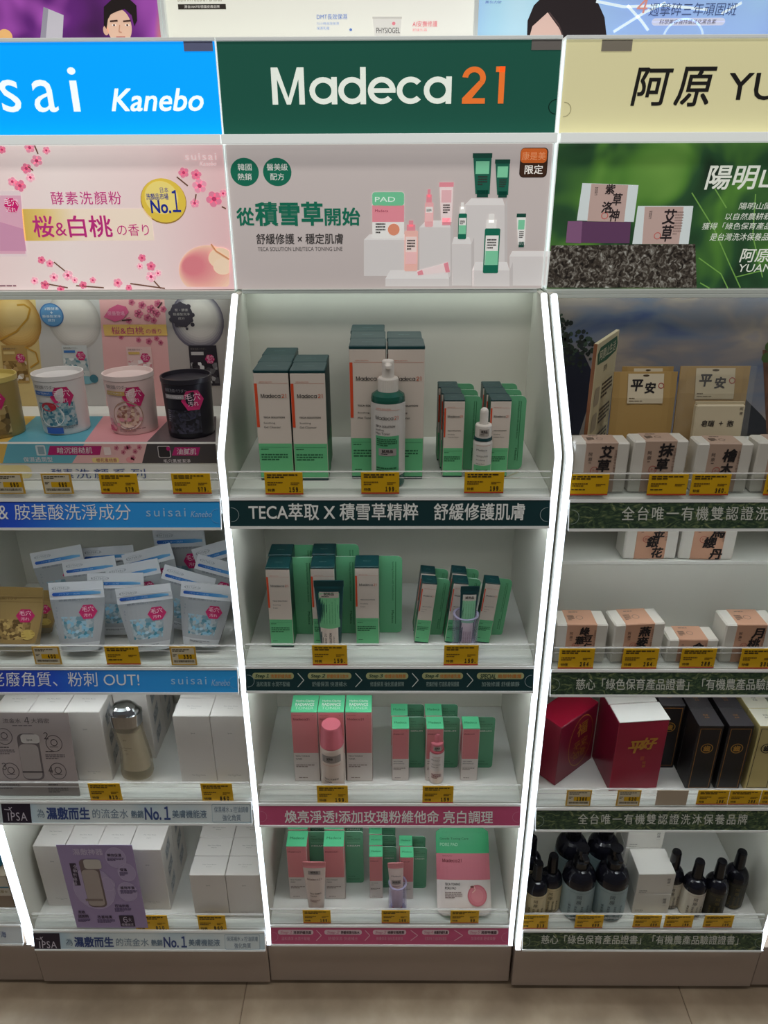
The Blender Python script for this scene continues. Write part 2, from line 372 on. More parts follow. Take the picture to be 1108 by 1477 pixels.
def p_mid4(B, hw): steps(B, hw, HP, mat('dcc3c8', .5), mat('c98a9c', .5), mat('4a2b36', .5), mat('d59aac', .5), mat('e0b4c0', .5), [(401, 452), (468, 522), (538, 586), (609, 648), (675, 719)], 1337, 1362, ['Step１', 'Step２', 'Step３', 'Step４', 'Step５'], SUBS)
BLUEG = lambda nm: ramp_mat(nm, 'grad', [(0, '2228b0'), (.35, '2b5cdc'), (.62, '34a0f4'), (1, '30a6f0')], 0, axis=0, lo=-.24, hi=.24, rough=.35)
SW = mat('f4f8fc', .5); PALE = mat('7cc1ee', .5)
def p_left1(B, hw):
    base(B, hw, BLUEG('blue_strip')); ends(B, hw, mat('6fb3e6', .3)); B.text('&', -2, 729, 12, 749, SW); B.text('胺基酸洗淨成分', 21, 727, 189, 750, SW); B.text('suisai', 211, 733, 268, 745, mat('a9d4f5', .5), space=1.25); B.text('Kanebo', 275, 737, 306, 746, mat('a9d4f5', .5), shear=.3); B.text('酵素', -75, 727, -10, 750, SW)
def p_left2(B, hw):
    base(B, hw, BLUEG('blue_strip')); ends(B, hw, mat('6fb3e6', .3)); B.text('老廢角質、粉刺 OUT!', -14, 969, 201, 990, SW); B.text('suisai', 247, 976, 298, 987, mat('a9d4f5', .5), space=1.25); B.text('Kanebo', 305, 980, 332, 989, mat('a9d4f5', .5), shear=.3)
IPG = lambda nm: ramp_mat(nm, 'noise', [(.35, 'b8d6e6'), (.5, 'd2e0e4'), (.65, 'e2eaea')], 0, 9, detail=1, rough=.35)
NAVY = mat('3c4f86', .5); GRYB = mat('6d8397', .5)
def p_ipsa(y0, y1, xa, xd):
    def f(B, hw):
        base(B, hw, IPG('pale_strip')); h = y1 - y0; g = lambda x: xa + x*xd/330.0   # x in 0..330
        B.rect(g(0), y0, g(38), y1, mat('2b2233', .4), 1)
        q = mat('cfc8d4', .5); B.text('IPSA', g(8), y0 + h*.45, g(33), y0 + h*.85, q, space=1.15); B.line([(g(3), y0 + h*.3), (g(9), y0 + h*.33), (g(13), y0 + h*.2)], 1.2, q, 3); B.line([(g(9), y0 + h*.2), (g(13), y0 + h*.45)], 1.2, q, 3)
        B.text('為', g(46), y0 + h*.3, g(56), y0 + h*.7, GRYB); B.text('濕敷而生', g(59), y0 + h*.22, g(115), y0 + h*.78, NAVY, bold=.03); B.text('的流金水', g(119), y0 + h*.28, g(166), y0 + h*.74, GRYB)
        B.text('熱銷', g(170), y0 + h*.36, g(186), y0 + h*.72, GRYB, bold=.02); B.text('No.１', g(188), y0 + h*.18, g(221), y0 + h*.8, NAVY, bold=.02); B.text('美膚機能液', g(224), y0 + h*.34, g(269), y0 + h*.72, GRYB, bold=.01)
        B.rrect(g(276), y0 + h*.06, g(327), y1 - h*.06, 2, mat('a9bfcb', .5), 1); B.rrect(g(276.7), y0 + h*.09, g(326.3), y1 - h*.09, 2, mat('d5e1e4', .5), 2)
        B.text('保濕補水 x 控油調膚', g(279), y0 + h*.17, g(324), y0 + h*.45, GRYB, 4); B.text('強化角質', g(290), y0 + h*.55, g(314), y0 + h*.85, GRYB, 4)
    return f
GRASS = ramp_mat('meadow_strip', 'noise', [(.30, '1a2a20'), (.46, '2c4230'), (.58, '4c6040'), (.72, '8c9266')], 0, 55, detail=5, stretch=(1, 1, 1.9), warp=2.2, rough=.4)
TGR = mat('cdd0c6', .5)
def p_right(kind, y0, y1, xa, step):
    def f(B, hw):
        base(B, hw, GRASS); ends(B, hw, mat('9fb0a4', .3)); h = y1 - y0
        t = '全台唯一有機雙認證洗沐保養品牌' if kind == 0 else '慈心「綠色保育產品證書」「有機農產品驗證證書」'
        B.text(t, xa, y0 + h*.26, xa + step, y0 + h*.76, TGR, space=1.25 if kind == 0 else 1.0, bold=.006)
    return f
def p_none(B, hw): base(B, hw, mat('e9ebe8', .4))
def p_far(B, hw): base(B, hw, mat('d5dde0', .4)); B.text('海', 1, 1343, 9, 1352, NAVY)
def p_end(B, hw): base(B, hw, mat('1b1f36', .4)); ends(B, hw)
shelf('mid', 0, 'top shelf of the middle cabinet, dark green strip with large white lettering', p_mid1)
shelf('mid', 1, 'second shelf of the middle cabinet, dark green strip showing five steps', p_mid2)
shelf('mid', 2, 'third shelf of the middle cabinet, plain pink strip with large white lettering', p_mid3)
shelf('mid', 3, 'lowest shelf of the middle cabinet, pink strip showing five steps', p_mid4)
shelf('left', 0, 'blue-stripped shelf carrying the round tubs on a riser', p_left1)
shelf('left', 1, 'blue-stripped shelf carrying the white and gold pouches', p_left2)
shelf('left', 2, 'pale blue stripped shelf with the amber tester bottle on it', p_ipsa(1158, 1188, 3, 362))
shelf('left', 3, 'pale blue stripped shelf with the purple leaflet, lowest in its cabinet', p_ipsa(1346, 1371, 49, 329))
shelf('right', 0, 'meadow-printed shelf carrying soap cartons before kraft packets', p_right(0, 720, 760, 897, 318))
shelf('right', 1, 'meadow-printed shelf with a white step and soap cartons', p_right(1, 970, 1003, 831, 322))
shelf('right', 2, 'meadow-printed shelf carrying the red gift cartons', p_right(0, 1166, 1196, 834, 244))
shelf('right', 3, 'meadow-printed shelf carrying dark bottles, lowest in its cabinet', p_right(1, 1342, 1368, 781, 284))
shelf('far', 3, 'white stripped shelf cut off at the photo edge, left of the purple leaflet shelf', p_far)
shelf('far', 2, 'white stripped shelf above the blue pouch at the left photo edge', p_none)
shelf('end', 3, 'navy stripped shelf at the lower right photo edge', p_end)
# ------------------------------------------------------------------ artwork helpers
def logo(mb, f, u, v, h, m1, m2=None, t=.11, n=3, num=True):
    """geometric lettering Madeca 21, cap height h"""
    def r(a, b, c, d, m=m1): mb.rect(f, u + a*h, v + b*h, u + c*h, v + d*h, m, n + .3)
    X = .74; W = t*h
    r(0, 0, t, 1); r(.87-t, 0, .87, 1)
    mb.poly(f, [(u + (t*.3)*h, v + h), (u + .38*h, v), (u + .49*h, v), (u + (t*1.2)*h, v + h)], m1, n); mb.poly(f, [(u + (.87-t*1.2)*h, v + h), (u + .38*h, v), (u + .49*h, v), (u + (.87-t*.3)*h, v + h)], m1, n + .15)
    c = lambda x, a0=0, a1=360: mb.ring(f, u + x*h, v + X/2*h, X/2*h, W, m1, n, a0, a1, 24)
    c(1.37); r(1.74-t, 0, 1.74, X)
    c(2.14); r(2.51-t, 0, 2.51, 1)
    c(2.93, 0, 318); r(2.56 + t*.5, X/2 - t*.4, 3.30, X/2 + t*.4)
    c(3.70, 42, 318); c(4.42); r(4.79-t, 0, 4.79, X)
    if num:
        m2 = m2 or m1; mb.ring(f, u + 5.38*h, v + .69*h, .31*h, W, m2, n, -25, 175, 18)
        mb.poly(f, [(u + 5.08*h, v + t*h), (u + 5.08*h, v), (u + (5.22)*h, v), (u + 5.66*h, v + .56*h), (u + (5.56 - t*.3)*h, v + .62*h)][::-1][::-1], m2, n)
        r(5.08, 0, 5.69, t, m2); r(6.19-t, 0, 6.19, 1, m2); r(5.95, 1-t, 6.19, 1, m2)
def blossom(B, x, y, r, c='e58fa8', c2='c94f78', n=2, ph=0):
    for k in range(5):
        a = R(72*k + ph); B.disc(x + r*.55*math.cos(a), y + r*.55*math.sin(a), r*.42, mat(c, .5, B.e), n)
    B.disc(x, y, r*.28, mat(c2, .5, B.e), n + 1)
def sign(name, label, x0, x1, fm, y0=0):
    root = thing(name, label, 'illuminated sign', ((x0+x1)/2, YP, 1.5945), 0, 'illuminated header signs'); o = root.location.copy()
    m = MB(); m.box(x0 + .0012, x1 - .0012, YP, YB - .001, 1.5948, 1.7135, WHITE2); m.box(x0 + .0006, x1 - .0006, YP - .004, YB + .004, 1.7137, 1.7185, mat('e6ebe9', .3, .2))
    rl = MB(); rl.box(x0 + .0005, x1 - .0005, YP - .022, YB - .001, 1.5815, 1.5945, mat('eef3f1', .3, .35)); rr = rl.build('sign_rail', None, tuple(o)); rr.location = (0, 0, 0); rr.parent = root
    for a_, b_ in ((x0 + .0001, x0 + .0013), (x1 - .0013, x1 - .0001)): m.box(a_, b_, YP - .0025, YB - .001, 1.5948, 1.7135, mat('eef6f4', .3, .4))  # edge strips, like cap and rail, given a faint glow of their own
    b = m.build('sign_case', None, tuple(o)); b.location = (0, 0, 0); b.parent = root
    B = Board((0, YP - .0008, 0)); B.e = SIGN; B.root = root; B.o = o
    B.mb.rect(B.f, x0 + .0012, 1.5948, x1 - .0012, 1.7135, fm, 0); return B
def close(B, name): b = B.mb.build(name, None, tuple(B.o)); b.location = (0, 0, 0); b.parent = B.root; return b
def tabpart(B, x0, y0, x1, y1, c):
    T = Board((0, YP - .0016, 0)); T.rect(x0, y0, x1, y1, mat(c, .3), 1); b = T.mb.build('tab_plate', None, tuple(B.o)); b.location = (0, 0, 0); b.parent = B.root  # flat tinted rectangle near the sign's top edge
B = sign('sign_box', 'bright blue illuminated sign with white brand lettering above pink blossom poster', -.7205, -.2475, mat('0096f0', .25, SIGN * 1.15))
w = mat('eaf2f6', .4, SIGN)
B.text('s', 1, 115, 29, 162, w); B.text('a', 48, 115, 82, 162, w); B.text('i', 101, 97, 113, 161, w); B.text('sui', -125, 97, -30, 162, w)
B.text('Kanebo', 160, 128, 293, 160, w, shear=.28, bold=.012); close(B, 'sign_face'); tabpart(B, 265, 58, 307, 74, '7f86ae')
B = sign('sign_box', 'dark green illuminated sign with white and orange lettering in the middle', -.2475, .2475, mat('1f5244', .12, .5))
B.e = SIGN; u, v0 = B.p(393.5, 151); _, v1 = B.p(393.5, 97.5)
uu, _ = B.p(726, 151); hh = (uu-u)/6.19
k = (v1-v0)/hh; g = flat((0, YP - .0008, 0), (1, 0, 0), (0, 0, 1))
logo(B.mb, lambda a, b, n=0: g(a, v0 + (b - v0)*k, n), u, v0, hh, mat('dfe6dc', .4, .6), mat('e0702c', .4, .6), t=.15)
B.ring(802, 154, 11, 1.2, mat('16382f', .2), 2, 90, 270); close(B, 'sign_face'); tabpart(B, 767, 54, 811, 72, '8c8784')
B = sign('sign_box', 'cream illuminated sign with black brush lettering above the soap poster', .2513, .7445, mat('d6d0a2', .3, SIGN * .62))
k = mat('211f1d', .6); B.text('阿', 913, 98, 968, 152, k, shear=.12, bold=.012); B.text('原', 975, 97, 1030, 153, k, shear=.12, bold=.012); B.text('YUAN', 1050, 105, 1206, 144, k, bold=.006)
B.ring(813, 158, 11, 1.0, mat('c4be94', .4), 2, -90, 90); close(B, 'sign_face'); tabpart(B, 868, 57, 912, 74, 'a39c8e')
# ------------------------------------------------------------------ posters
def poster(label, x0, x1, fm):
    root = thing('poster', label, 'poster', ((x0+x1)/2, YP, 1.3715), 0, 'back-lit posters under the signs'); o = root.location.copy()
    m = MB(); m.box(x0 + .0022, x1 - .0022, YP, YB - .001, 1.3716, 1.5812, WHITE2)
    for a, b in ((x0 + .0003, x0 + .0022), (x1 - .0022, x1 - .0003)): m.box(a, b, YP - .003, YB - .001, 1.3716, 1.5812, mat('eef6f4', .3, .35))  # frame strips given a weak glow so they stay bright white
    b = m.build('poster_frame', None, tuple(o)); b.location = (0, 0, 0); b.parent = root
    B = Board((0, YP - .0006, 0)); B.e = POSTER; B.root = root; B.o = o; B.mb.rect(B.f, x0 + .0022, 1.3718, x1 - .0022, 1.5811, fm, 0); return B
def E(h, k=1.0): return mat(h, .4, POSTER * k)
# pink blossom poster
B = poster('pale pink poster of cherry blossom and a peach, gold banner in the middle', -.7205, -.2475, ramp_mat('pink_print', 'grad', [(0, 'e9cbca'), (.45, 'ecdeda'), (.75, 'e9d3d1'), (1, 'dfb6b8')], POSTER, axis=0, lo=-.25, hi=.245))
MG = E('b8307c'); 
B.rect(30, 301, 220, 347, ramp_mat('gold_band', 'grad', [(0, 'f0e2b4'), (.3, 'dcb955'), (.5, 'cfa63c'), (.75, 'e2c878'), (1, 'f1e0cc')], POSTER, axis=0, lo=-.215, hi=-.0, rough=.3), 1)
B.text('酵素洗顏粉', 74, 276, 175, 295, MG, space=1.15); B.text('桜', 48, 311, 77, 342, MG, bold=.012); B.text('&', 80, 321, 96, 340, MG); B.text('白桃', 99, 311, 161, 342, MG, bold=.012); B.text('の香り', 169, 323, 215, 340, MG)
B.disc(236, 290, 33, E('9c7c3c'), 1); B.disc(236, 289, 32, E('e0c24a'), 2); B.disc(233, 285, 24, E('ecd87c'), 3)
NB = E('1d2f8c'); B.text('日本', 231, 270, 243, 278, NB, 4); B.text('洗顏品市場', 211, 279, 243, 288, NB, 4, bold=.01); B.text('No.', 218, 289, 246, 307, NB, 4, bold=.02); B.text('１', 248, 274, 260, 306, NB, 4)
B.text('suisai', 267, 221, 312, 231, E('f2dede'), space=1.2); B.text('Kanebo', 288, 233, 312, 239, E('f2dede'), shear=.3)
BR = E('6b4a3a')
for p in ([(48, 205), (55, 222)], [(255, 255), (271, 268)], [(78, 378), (94, 391)], [(98, 415), (60, 408)], [(188, 409), (238, 416)], [(222, 405), (232, 416)], [(283, 280), (281, 292)], [(320, 298), (326, 301)], [(40, 240), (48, 246)], [(110, 412), (150, 415)]): B.line(p, 1.8, BR, 2)
rb = random.Random(3)
for x, y, r in ((43, 213, 8), (53, 232, 9), (38, 243, 8), (29, 268, 9), (18, 262, 7), (44, 256, 7), (67, 217, 6), (3, 216, 6), (265, 249, 8), (283, 252, 8), (288, 268, 11), (309, 287, 12), (281, 293, 7), (322, 279, 6), (60, 375, 6), (72, 380, 6), (98, 397, 8), (65, 411, 7), (78, 400, 7), (50, 405, 6), (120, 411, 6), (134, 404, 5), (170, 408, 7), (218, 399, 8), (205, 372, 6), (218, 384, 7), (202, 384, 5), (228, 394, 5), (88, 417, 6), (186, 415, 5), (108, 404, 5)):
    blossom(B, x, y, r, rb.choice(['e79ab0', 'efb6c4', 'df7f9c']), 'bf3f6c', 2, rb.uniform(0, 70))
def blob(x, y, r, c, n):
    P = []
    for k in range(40):
        a = 2*math.pi*k/40; P.append((min(331, x + r*math.cos(a)), min(413.5, y - r*.86*math.sin(a))))
    B.poly(P[::-1], c, n)
def mixh(a, b, t): return ''.join('%02x' % round(int(a[i:i+2], 16)*(1-t) + int(b[i:i+2], 16)*t) for i in (0, 2, 4))
for q in range(14): t = q/13; blob(299 - 20*t, 389 - 6*t, 41 - 26*t, E(mixh('edc6ae', 'd98088', t)), 2 + .4*q)
blob(318, 372, 17, E('efd2b4'), 8); blob(322, 384, 14, E('f0d6ba'), 8.3)
B.line([(305, 352), (312, 362), (325, 370), (331, 374)], 2.2, E('c98f66'), 11)
B.poly([(0, 275), (30, 275), (40, 370), (0, 370)], E('e4d2d4'), 1); B.poly([(0, 282), (30, 282), (37, 366), (0, 366)], E('dba9bc'), 2); B.poly([(0, 320), (34, 330), (38, 362), (0, 362)], E('cc93b0'), 3)
B.mb.disc(B.f, *B.p(17, 296), .0115, E('c8246e'), 4, k=6); B.text('毛穴', 7, 286, 26, 297, E('f3dfe8'), 5); B.text('汚れ', 9, 299, 24, 306, E('f3dfe8'), 5)
B.para(0, 411, 48, 415, 1, E('8a6a72')); close(B, 'poster_print')
# middle poster
B = poster('grey-pink poster of skincare bottles on white blocks, green Chinese headline', -.2475, .2475, ramp_mat('grey_print', 'grad', [(0, 'ab9f9d'), (.5, 'b6aba8'), (1, 'bdb3b0')], POSTER, axis=2, lo=-.1, hi=.1))
GN = E('14664f'); PW = E('e2e0dc'); PK = E('dd8a96'); MT = E('79c39c'); DG = E('154438'); BK = E('34302f')
for x, a, b in ((353, '韓國', '熱銷'), (400, '醫美級', '配方')):
    B.disc(x, 248, 20.5, GN, 1); q = 10 if len(a) == 2 else 15; B.text(a, x-q, 236, x+q, 246, PW, 3); B.text(b, x-10, 250, x+10, 260, PW, 3)
B.text('從', 342, 300, 366, 325, GN, bold=.022); B.text('積雪草', 369, 292, 465, 325, GN, bold=.03); B.text('開始', 469, 300, 519, 325, GN, bold=.022)
B.text('舒緩修護 × 穩定肌膚', 370, 337, 495, 352, BK, bold=.012); B.text('TECA SOLUTION LINE/TECA TONING LINE', 372, 356, 494, 362, BK)
def cube(x0, y0, x1, y1, d, s=1, n=2):
    B.poly([(x0, y0), (x1, y0), (x1, y1), (x0, y1)], E('cdc8c6'), n); B.poly([(x0 + d*s, y0 - d), (x1 - d*.3, y0 - d), (x1, y0), (x0, y0)], E('dcd8d6'), n)
    B.poly([(x1, y0), (x1 + d*.4, y0 - d), (x1 + d*.4, y1), (x1, y1)], E('bdb7b5'), n)
cube(525, 346, 590, 398, 8, 1, 1); cube(605, 328, 650, 400, 10, 1, 1); cube(670, 296, 728, 400, 10, 1, 1); cube(735, 370, 800, 412, 8, .5, 1)
cube(556, 402, 648, 413, 12, .6, 2); cube(652, 352, 680, 412, 10, .3, 2); cube(681, 390, 735, 413, 12, .4, 2)
B.rrect(537, 277, 583, 344, 4, E('e4e2de'), 4); B.rect(537, 296, 583, 320, PK, 5); B.rrect(537, 277, 583, 297, 4, E('6fbf93'), 5); B.disc(568, 331, 8.5, E('d98c6f'), 6); B.para(542, 322, 556, 338, 4, BK, 6); B.text('PAD', 541, 284, 570, 291, E('e2efe6'), 6); B.text('Madeca', 541, 302, 560, 306, E('8f3f52'), 6)
def tubeart(x, y, w, h, cap, body, lab, up=True, n=5):
    """bottle or tube of the poster: body with cap"""
    B.poly([(x - w*.5, y), (x + w*.5, y), (x + w*.38, y + h), (x - w*.38, y + h)], body, n); B.rect(x - w*.52, y - 1, x + w*.52, y + h*.1, cap, n + 1); B.rect(x - w*.3, y + h*.9, x + w*.3, y + h*1.08, cap, n)
    B.rect(x - w*.36, y + h*.18, x + w*.36, y + h*.5, lab, n + 1); B.para(x - w*.25, y + h*.55, x + w*.25, y + h*.8, 4, BK, n + 2)
tubeart(696, 222, 27, 58, DG, E('1c5c4a'), MT); tubeart(725, 231, 21, 50, DG, E('1c5c4a'), MT); tubeart(644, 264, 20, 56, PK, E('e8d5d4'), E('dfb0b4')); tubeart(752, 309, 13, 44, DG, PW, MT)
def bottleart(x, y0, y1, w, cap, body, lab, nz, n=5):
    B.rrect(x - w/2, y0 + (y1-y0)*nz, x + w/2, y1, 2, body, n); B.rect(x - w*.32, y0 + (y1-y0)*nz*.4, x + w*.32, y0 + (y1-y0)*nz, cap, n); B.rect(x - w*.17, y0, x + w*.17, y0 + (y1-y0)*nz*.6, cap, n)
    B.rect(x - w*.42, y0 + (y1-y0)*(nz + .12), x + w*.42, y1 - (y1-y0)*.14, lab, n + 1); B.rect(x - w*.42, y0 + (y1-y0)*.62, x + w*.42, y1 - (y1-y0)*.14, MT if body is GN else E('e9b9b8'), n + 2); B.para(x - w*.3, y0 + (y1-y0)*(nz+.18), x + w*.3, y0 + (y1-y0)*.6, 4, BK, n + 3)
bottleart(709, 309, 394, 22, PW, GN, PW, .24); bottleart(667, 292, 345, 12, PW, GN, PW, .3); bottleart(619, 273, 327, 12, PK, E('e3a9ab'), PW, .35); bottleart(593, 318, 391, 19, PK, E('e6b3a8'), E('e8d3cd'), .2)
B.poly([(602, 391), (645, 379), (648, 392), (606, 397)], E('e7d3d2'), 5); B.poly([(640, 380), (646, 378), (649, 392), (643, 393)], PK, 6); B.poly([(602, 392), (609, 389), (611, 396), (603, 397)], PK, 6)
B.rrect(750, 213, 790, 256, 6, E('2a1a12'), 2); B.rrect(751, 214, 789, 255, 6, E('3a2418'), 3); B.rrect(751, 214, 789, 235, 5, E('d0662a'), 4); B.text('康是美', 753, 219, 787, 231, E('e8a070'), 5); B.text('限定', 757, 238, 783, 251, E('e9e5de'), 5, bold=.012)
close(B, 'poster_print')
# soap poster
B = poster('dark green forest poster of two wrapped soaps on a mossy stump', .2513, .7445, ramp_mat('forest_print', 'noise', [(.3, '14261a'), (.45, '25492a'), (.58, '4c7a30'), (.75, '6f9a45')], POSTER, 9, detail=2, warp=.6))
SOAPW = E('c9d2d2'); WR = E('b39a92'); BK2 = E('241d1f')
B.poly([(795, 354), (1003, 352), (1005, 415), (789, 415)], ramp_mat('bark_print', 'noise', [(.35, '16110e'), (.5, '3c352e'), (.62, '6e6a62'), (.8, 'b9bab4')], POSTER, 120, detail=6, warp=1.5), 2)
B.poly([(819, 319), (910, 320), (908, 351), (816, 350)], E('5a3a58'), 3); B.poly([(819, 319), (840, 319), (838, 351), (816, 350)], E('7a5474'), 4)
B.poly([(840, 264), (921, 267), (914, 320), (832, 318)], SOAPW, 4); B.poly([(853, 265), (906, 267), (900, 320), (847, 319)], WR, 5)
B.poly([(920, 297), (1000, 297), (993, 352), (912, 352)], SOAPW, 4); B.poly([(930, 298), (986, 298), (979, 352), (926, 352)], WR, 5)
B.text('紫', 873, 266, 887, 280, BK2, 7, shear=.1, bold=.02); B.text('草', 883, 279, 897, 296, BK2, 7, shear=.1, bold=.02); B.text('洛', 868, 291, 883, 307, BK2, 7, shear=.1, bold=.02); B.text('神', 879, 302, 893, 319, BK2, 7, shear=.1, bold=.02); B.ring(872, 311, 5, 1, E('b0504a'), 7); B.text('阿原', 858, 270, 862, 282, BK2, 7)
B.text('艾', 956, 302, 975, 323, BK2, 7, shear=.1, bold=.02); B.text('草', 953, 325, 970, 348, BK2, 7, shear=.1, bold=.02); B.ring(948, 340, 5, 1, E('b0504a'), 7); B.text('阿原', 936, 304, 940, 316, BK2, 7); B.para(972, 305, 984, 340, 9, E('8a756e'), 6)
TW2 = E('d9ddd2'); B.text('陽明山', 1019, 238, 1130, 273, TW2, bold=.014, shear=.12); B.text('陽明山國家公園', 1066, 292, 1150, 302, TW2, shear=.15); B.text('以自然農耕栽種', 1046, 307, 1124, 317, TW2, shear=.15); B.text('獲得「綠色保育產品證書」', 1013, 321, 1140, 331, TW2, shear=.15); B.text('是台灣洗沐保養品牌中', 1024, 336, 1130, 347, TW2, shear=.15); B.text('阿原', 1068, 359, 1112, 378, TW2, shear=.12, bold=.01); B.text('YUAN', 1066, 381, 1114, 392, TW2, shear=.15)
GR = E('6d9a4a')
for p in ([(998, 278), (1030, 330), (1052, 380), (1068, 415)], [(1030, 270), (1048, 300)], [(1008, 372), (1040, 395), (1050, 416)], [(1090, 280), (1086, 340), (1100, 400)], [(1010, 408), (1024, 416)], [(1060, 400), (1100, 390)]): B.line(p, 1.5, GR, 1)
close(B, 'poster_print')
# ------------------------------------------------------------------ panels on the wall above the signs
def wallpanel(label, px0, px1, fm):
    B = Board((0, .2735, 0)); u0 = B.p(px0, 25)[0]; u1 = B.p(px1, 25)[0]; root = thing('wall_poster', label, 'wall poster', ((u0+u1)/2, .2735, 1.722), 0, 'posters above the signs'); B.root = root; B.o = root.location.copy(); B.e = WALLP
    B.mb.rect(B.f, u0, 1.722, u1, 2.25, fm, 0); fr = MB(); w = mat('dfe4e2', .4, .2)  # frame white carries a little added glow
    for a, b in ((u0 - .004, u0), (u1, u1 + .004)): fr.box(a, b, .262, .2745, 1.722, 2.25, w)
    fr.box(u0 - .004, u1 + .004, .262, .2745, 2.25, 2.256, w); b = fr.build('poster_frame', None, tuple(B.o)); b.location = (0, 0, 0); b.parent = root; return B
def G(h): return mat(h, .4, WALLP)
B = wallpanel('purple and orange wall poster with a dark haired man, above the blue sign', -330, 232, ramp_mat('purple_print', 'noise', [(.3, '2c1030'), (.45, '5c1f70'), (.56, '9a4aa6'), (.66, 'd08a3c'), (.8, '3a1030')], WALLP, 5, detail=2, warp=1.2))
B.poly([(63, 10), (92, 22), (90, 60), (58, 60)], G('b9b6bd'), 2); B.poly([(63, 10), (70, 13), (66, 60), (58, 60)], G('8f8c98'), 3)
B.disc(172, 38, 18, G('d8b49c'), 2, 26); B.disc(153, 44, 4, G('cfa78f'), 2, 7); B.poly([(150, 36), (150, 10), (163, -2), (185, -3), (197, 8), (198, 30), (194, 38), (190, 22), (180, 13), (168, 17), (160, 21), (156, 28), (154, 42)], G('1d1515'), 4)
for x in (165, 184): B.line([(x-6, 31), (x+5, 30)], 1.8, G('3a2620'), 5); B.disc(x, 36.5, 3, G('f0e4dc'), 5, 1.4); B.disc(x, 36.5, 1.4, G('2a1a16'), 6)
B.line([(173, 36), (172, 46), (176, 47)], 1.2, G('b38870'), 5); B.line([(168, 54), (181, 54)], 2, G('b06a62'), 5); B.poly([(150, 60), (195, 60), (220, 90), (120, 90)], G('f0eef0'), 1); B.disc(8, 52, 10, G('e0b070'), 2); close(B, 'poster_print')
B = wallpanel('white wall poster with blue and pink lines of Chinese text', 241, 683, ramp_mat('white_print', 'grad', [(0, 'dcdccf'), (1, 'e4e4dc')], WALLP, axis=0, lo=-.25, hi=.25))
B.rect(257, 6, 326, 13.5, G('2c2622'), 2); B.text('源自1847年德國皮膚品牌', 266, 7.5, 317, 12, G('d8d4cc'), 4); B.text('DERMATOLOGY BASICS', 256, -6, 320, 2, G('8f8a80'), 3)
B.text('DMT長效保濕', 457, 20, 501, 28, G('4c6fb4'), 3); B.text('72小時長效保濕', 457, 32, 489, 36, G('7c94c4'), 3); B.text('保濕乳霜', 457, 38.5, 475, 43, G('7c94c4'), 3); B.disc(506, 43, 2, G('5a78b8'), 3)
B.poly([(537, 24), (580, 24), (577, 60), (541, 60)], G('d4d2cc'), 2); B.poly([(537, 24), (580, 24), (580, 27), (537, 27)], G('c0beb8'), 3); B.text('PHYSIOGEL', 543, 40, 577, 48, G('3c3c40'), 4); B.text('AI安撫修護', 595, 30, 631, 39, G('cc5a6c'), 3); B.text('舒緩乳霜', 595, 41, 616, 45.5, G('d88a94'), 3); B.disc(568, 34, 2.5, G('d8808c'), 3); close(B, 'poster_print')
B = wallpanel('light blue wall poster with a dark haired woman, above the cream sign', 689, 1330, ramp_mat('blue_print', 'noise', [(.35, '8aa4dc'), (.5, '94b4e0'), (.62, 'a6d0e4'), (.75, 'd6ecf0')], WALLP, 3.2, detail=1.5, warp=.8))
B.poly([(760, 60), (761, 30), (770, 8), (790, -12), (830, -16), (860, -2), (872, 25), (876, 60)], G('231c1e'), 2); B.poly([(762, 60), (768, 38), (790, 18), (806, 40), (816, 60)], G('d4b4a8'), 3); B.line([(792, 18), (806, 36), (814, 58)], 1.5, G('4a3a3a'), 4)
B.text('4', 919, -2, 934, 19, G('cc8a80'), 4, shear=.2, bold=.01); B.text('週擊碎三年頑固斑', 936, 4, 1063, 23, G('3c4a70'), 4, shear=.1); B.rrect(940, 26, 1046, 37, 5, G('c4c8dc'), 2); B.text('科學美容強持續淡化黑色素', 951, 28, 1033, 35, G('4c4450'), 4, shear=.2); B.text('黑引力計', 700, 1, 724, 5, G('3c4a90'), 4)
for p in ([(860, 2), (900, 10), (960, 8), (1020, 14)], [(885, 46), (930, 18), (960, 4)], [(905, 8), (925, 30), (935, 44)], [(1040, 20), (1070, 4)]): B.line(p, 3, G('dcecf2'), 3)
B.ring(985, 56, 30, 3, G('c6dcf0'), 2, 0, 180); close(B, 'poster_print')
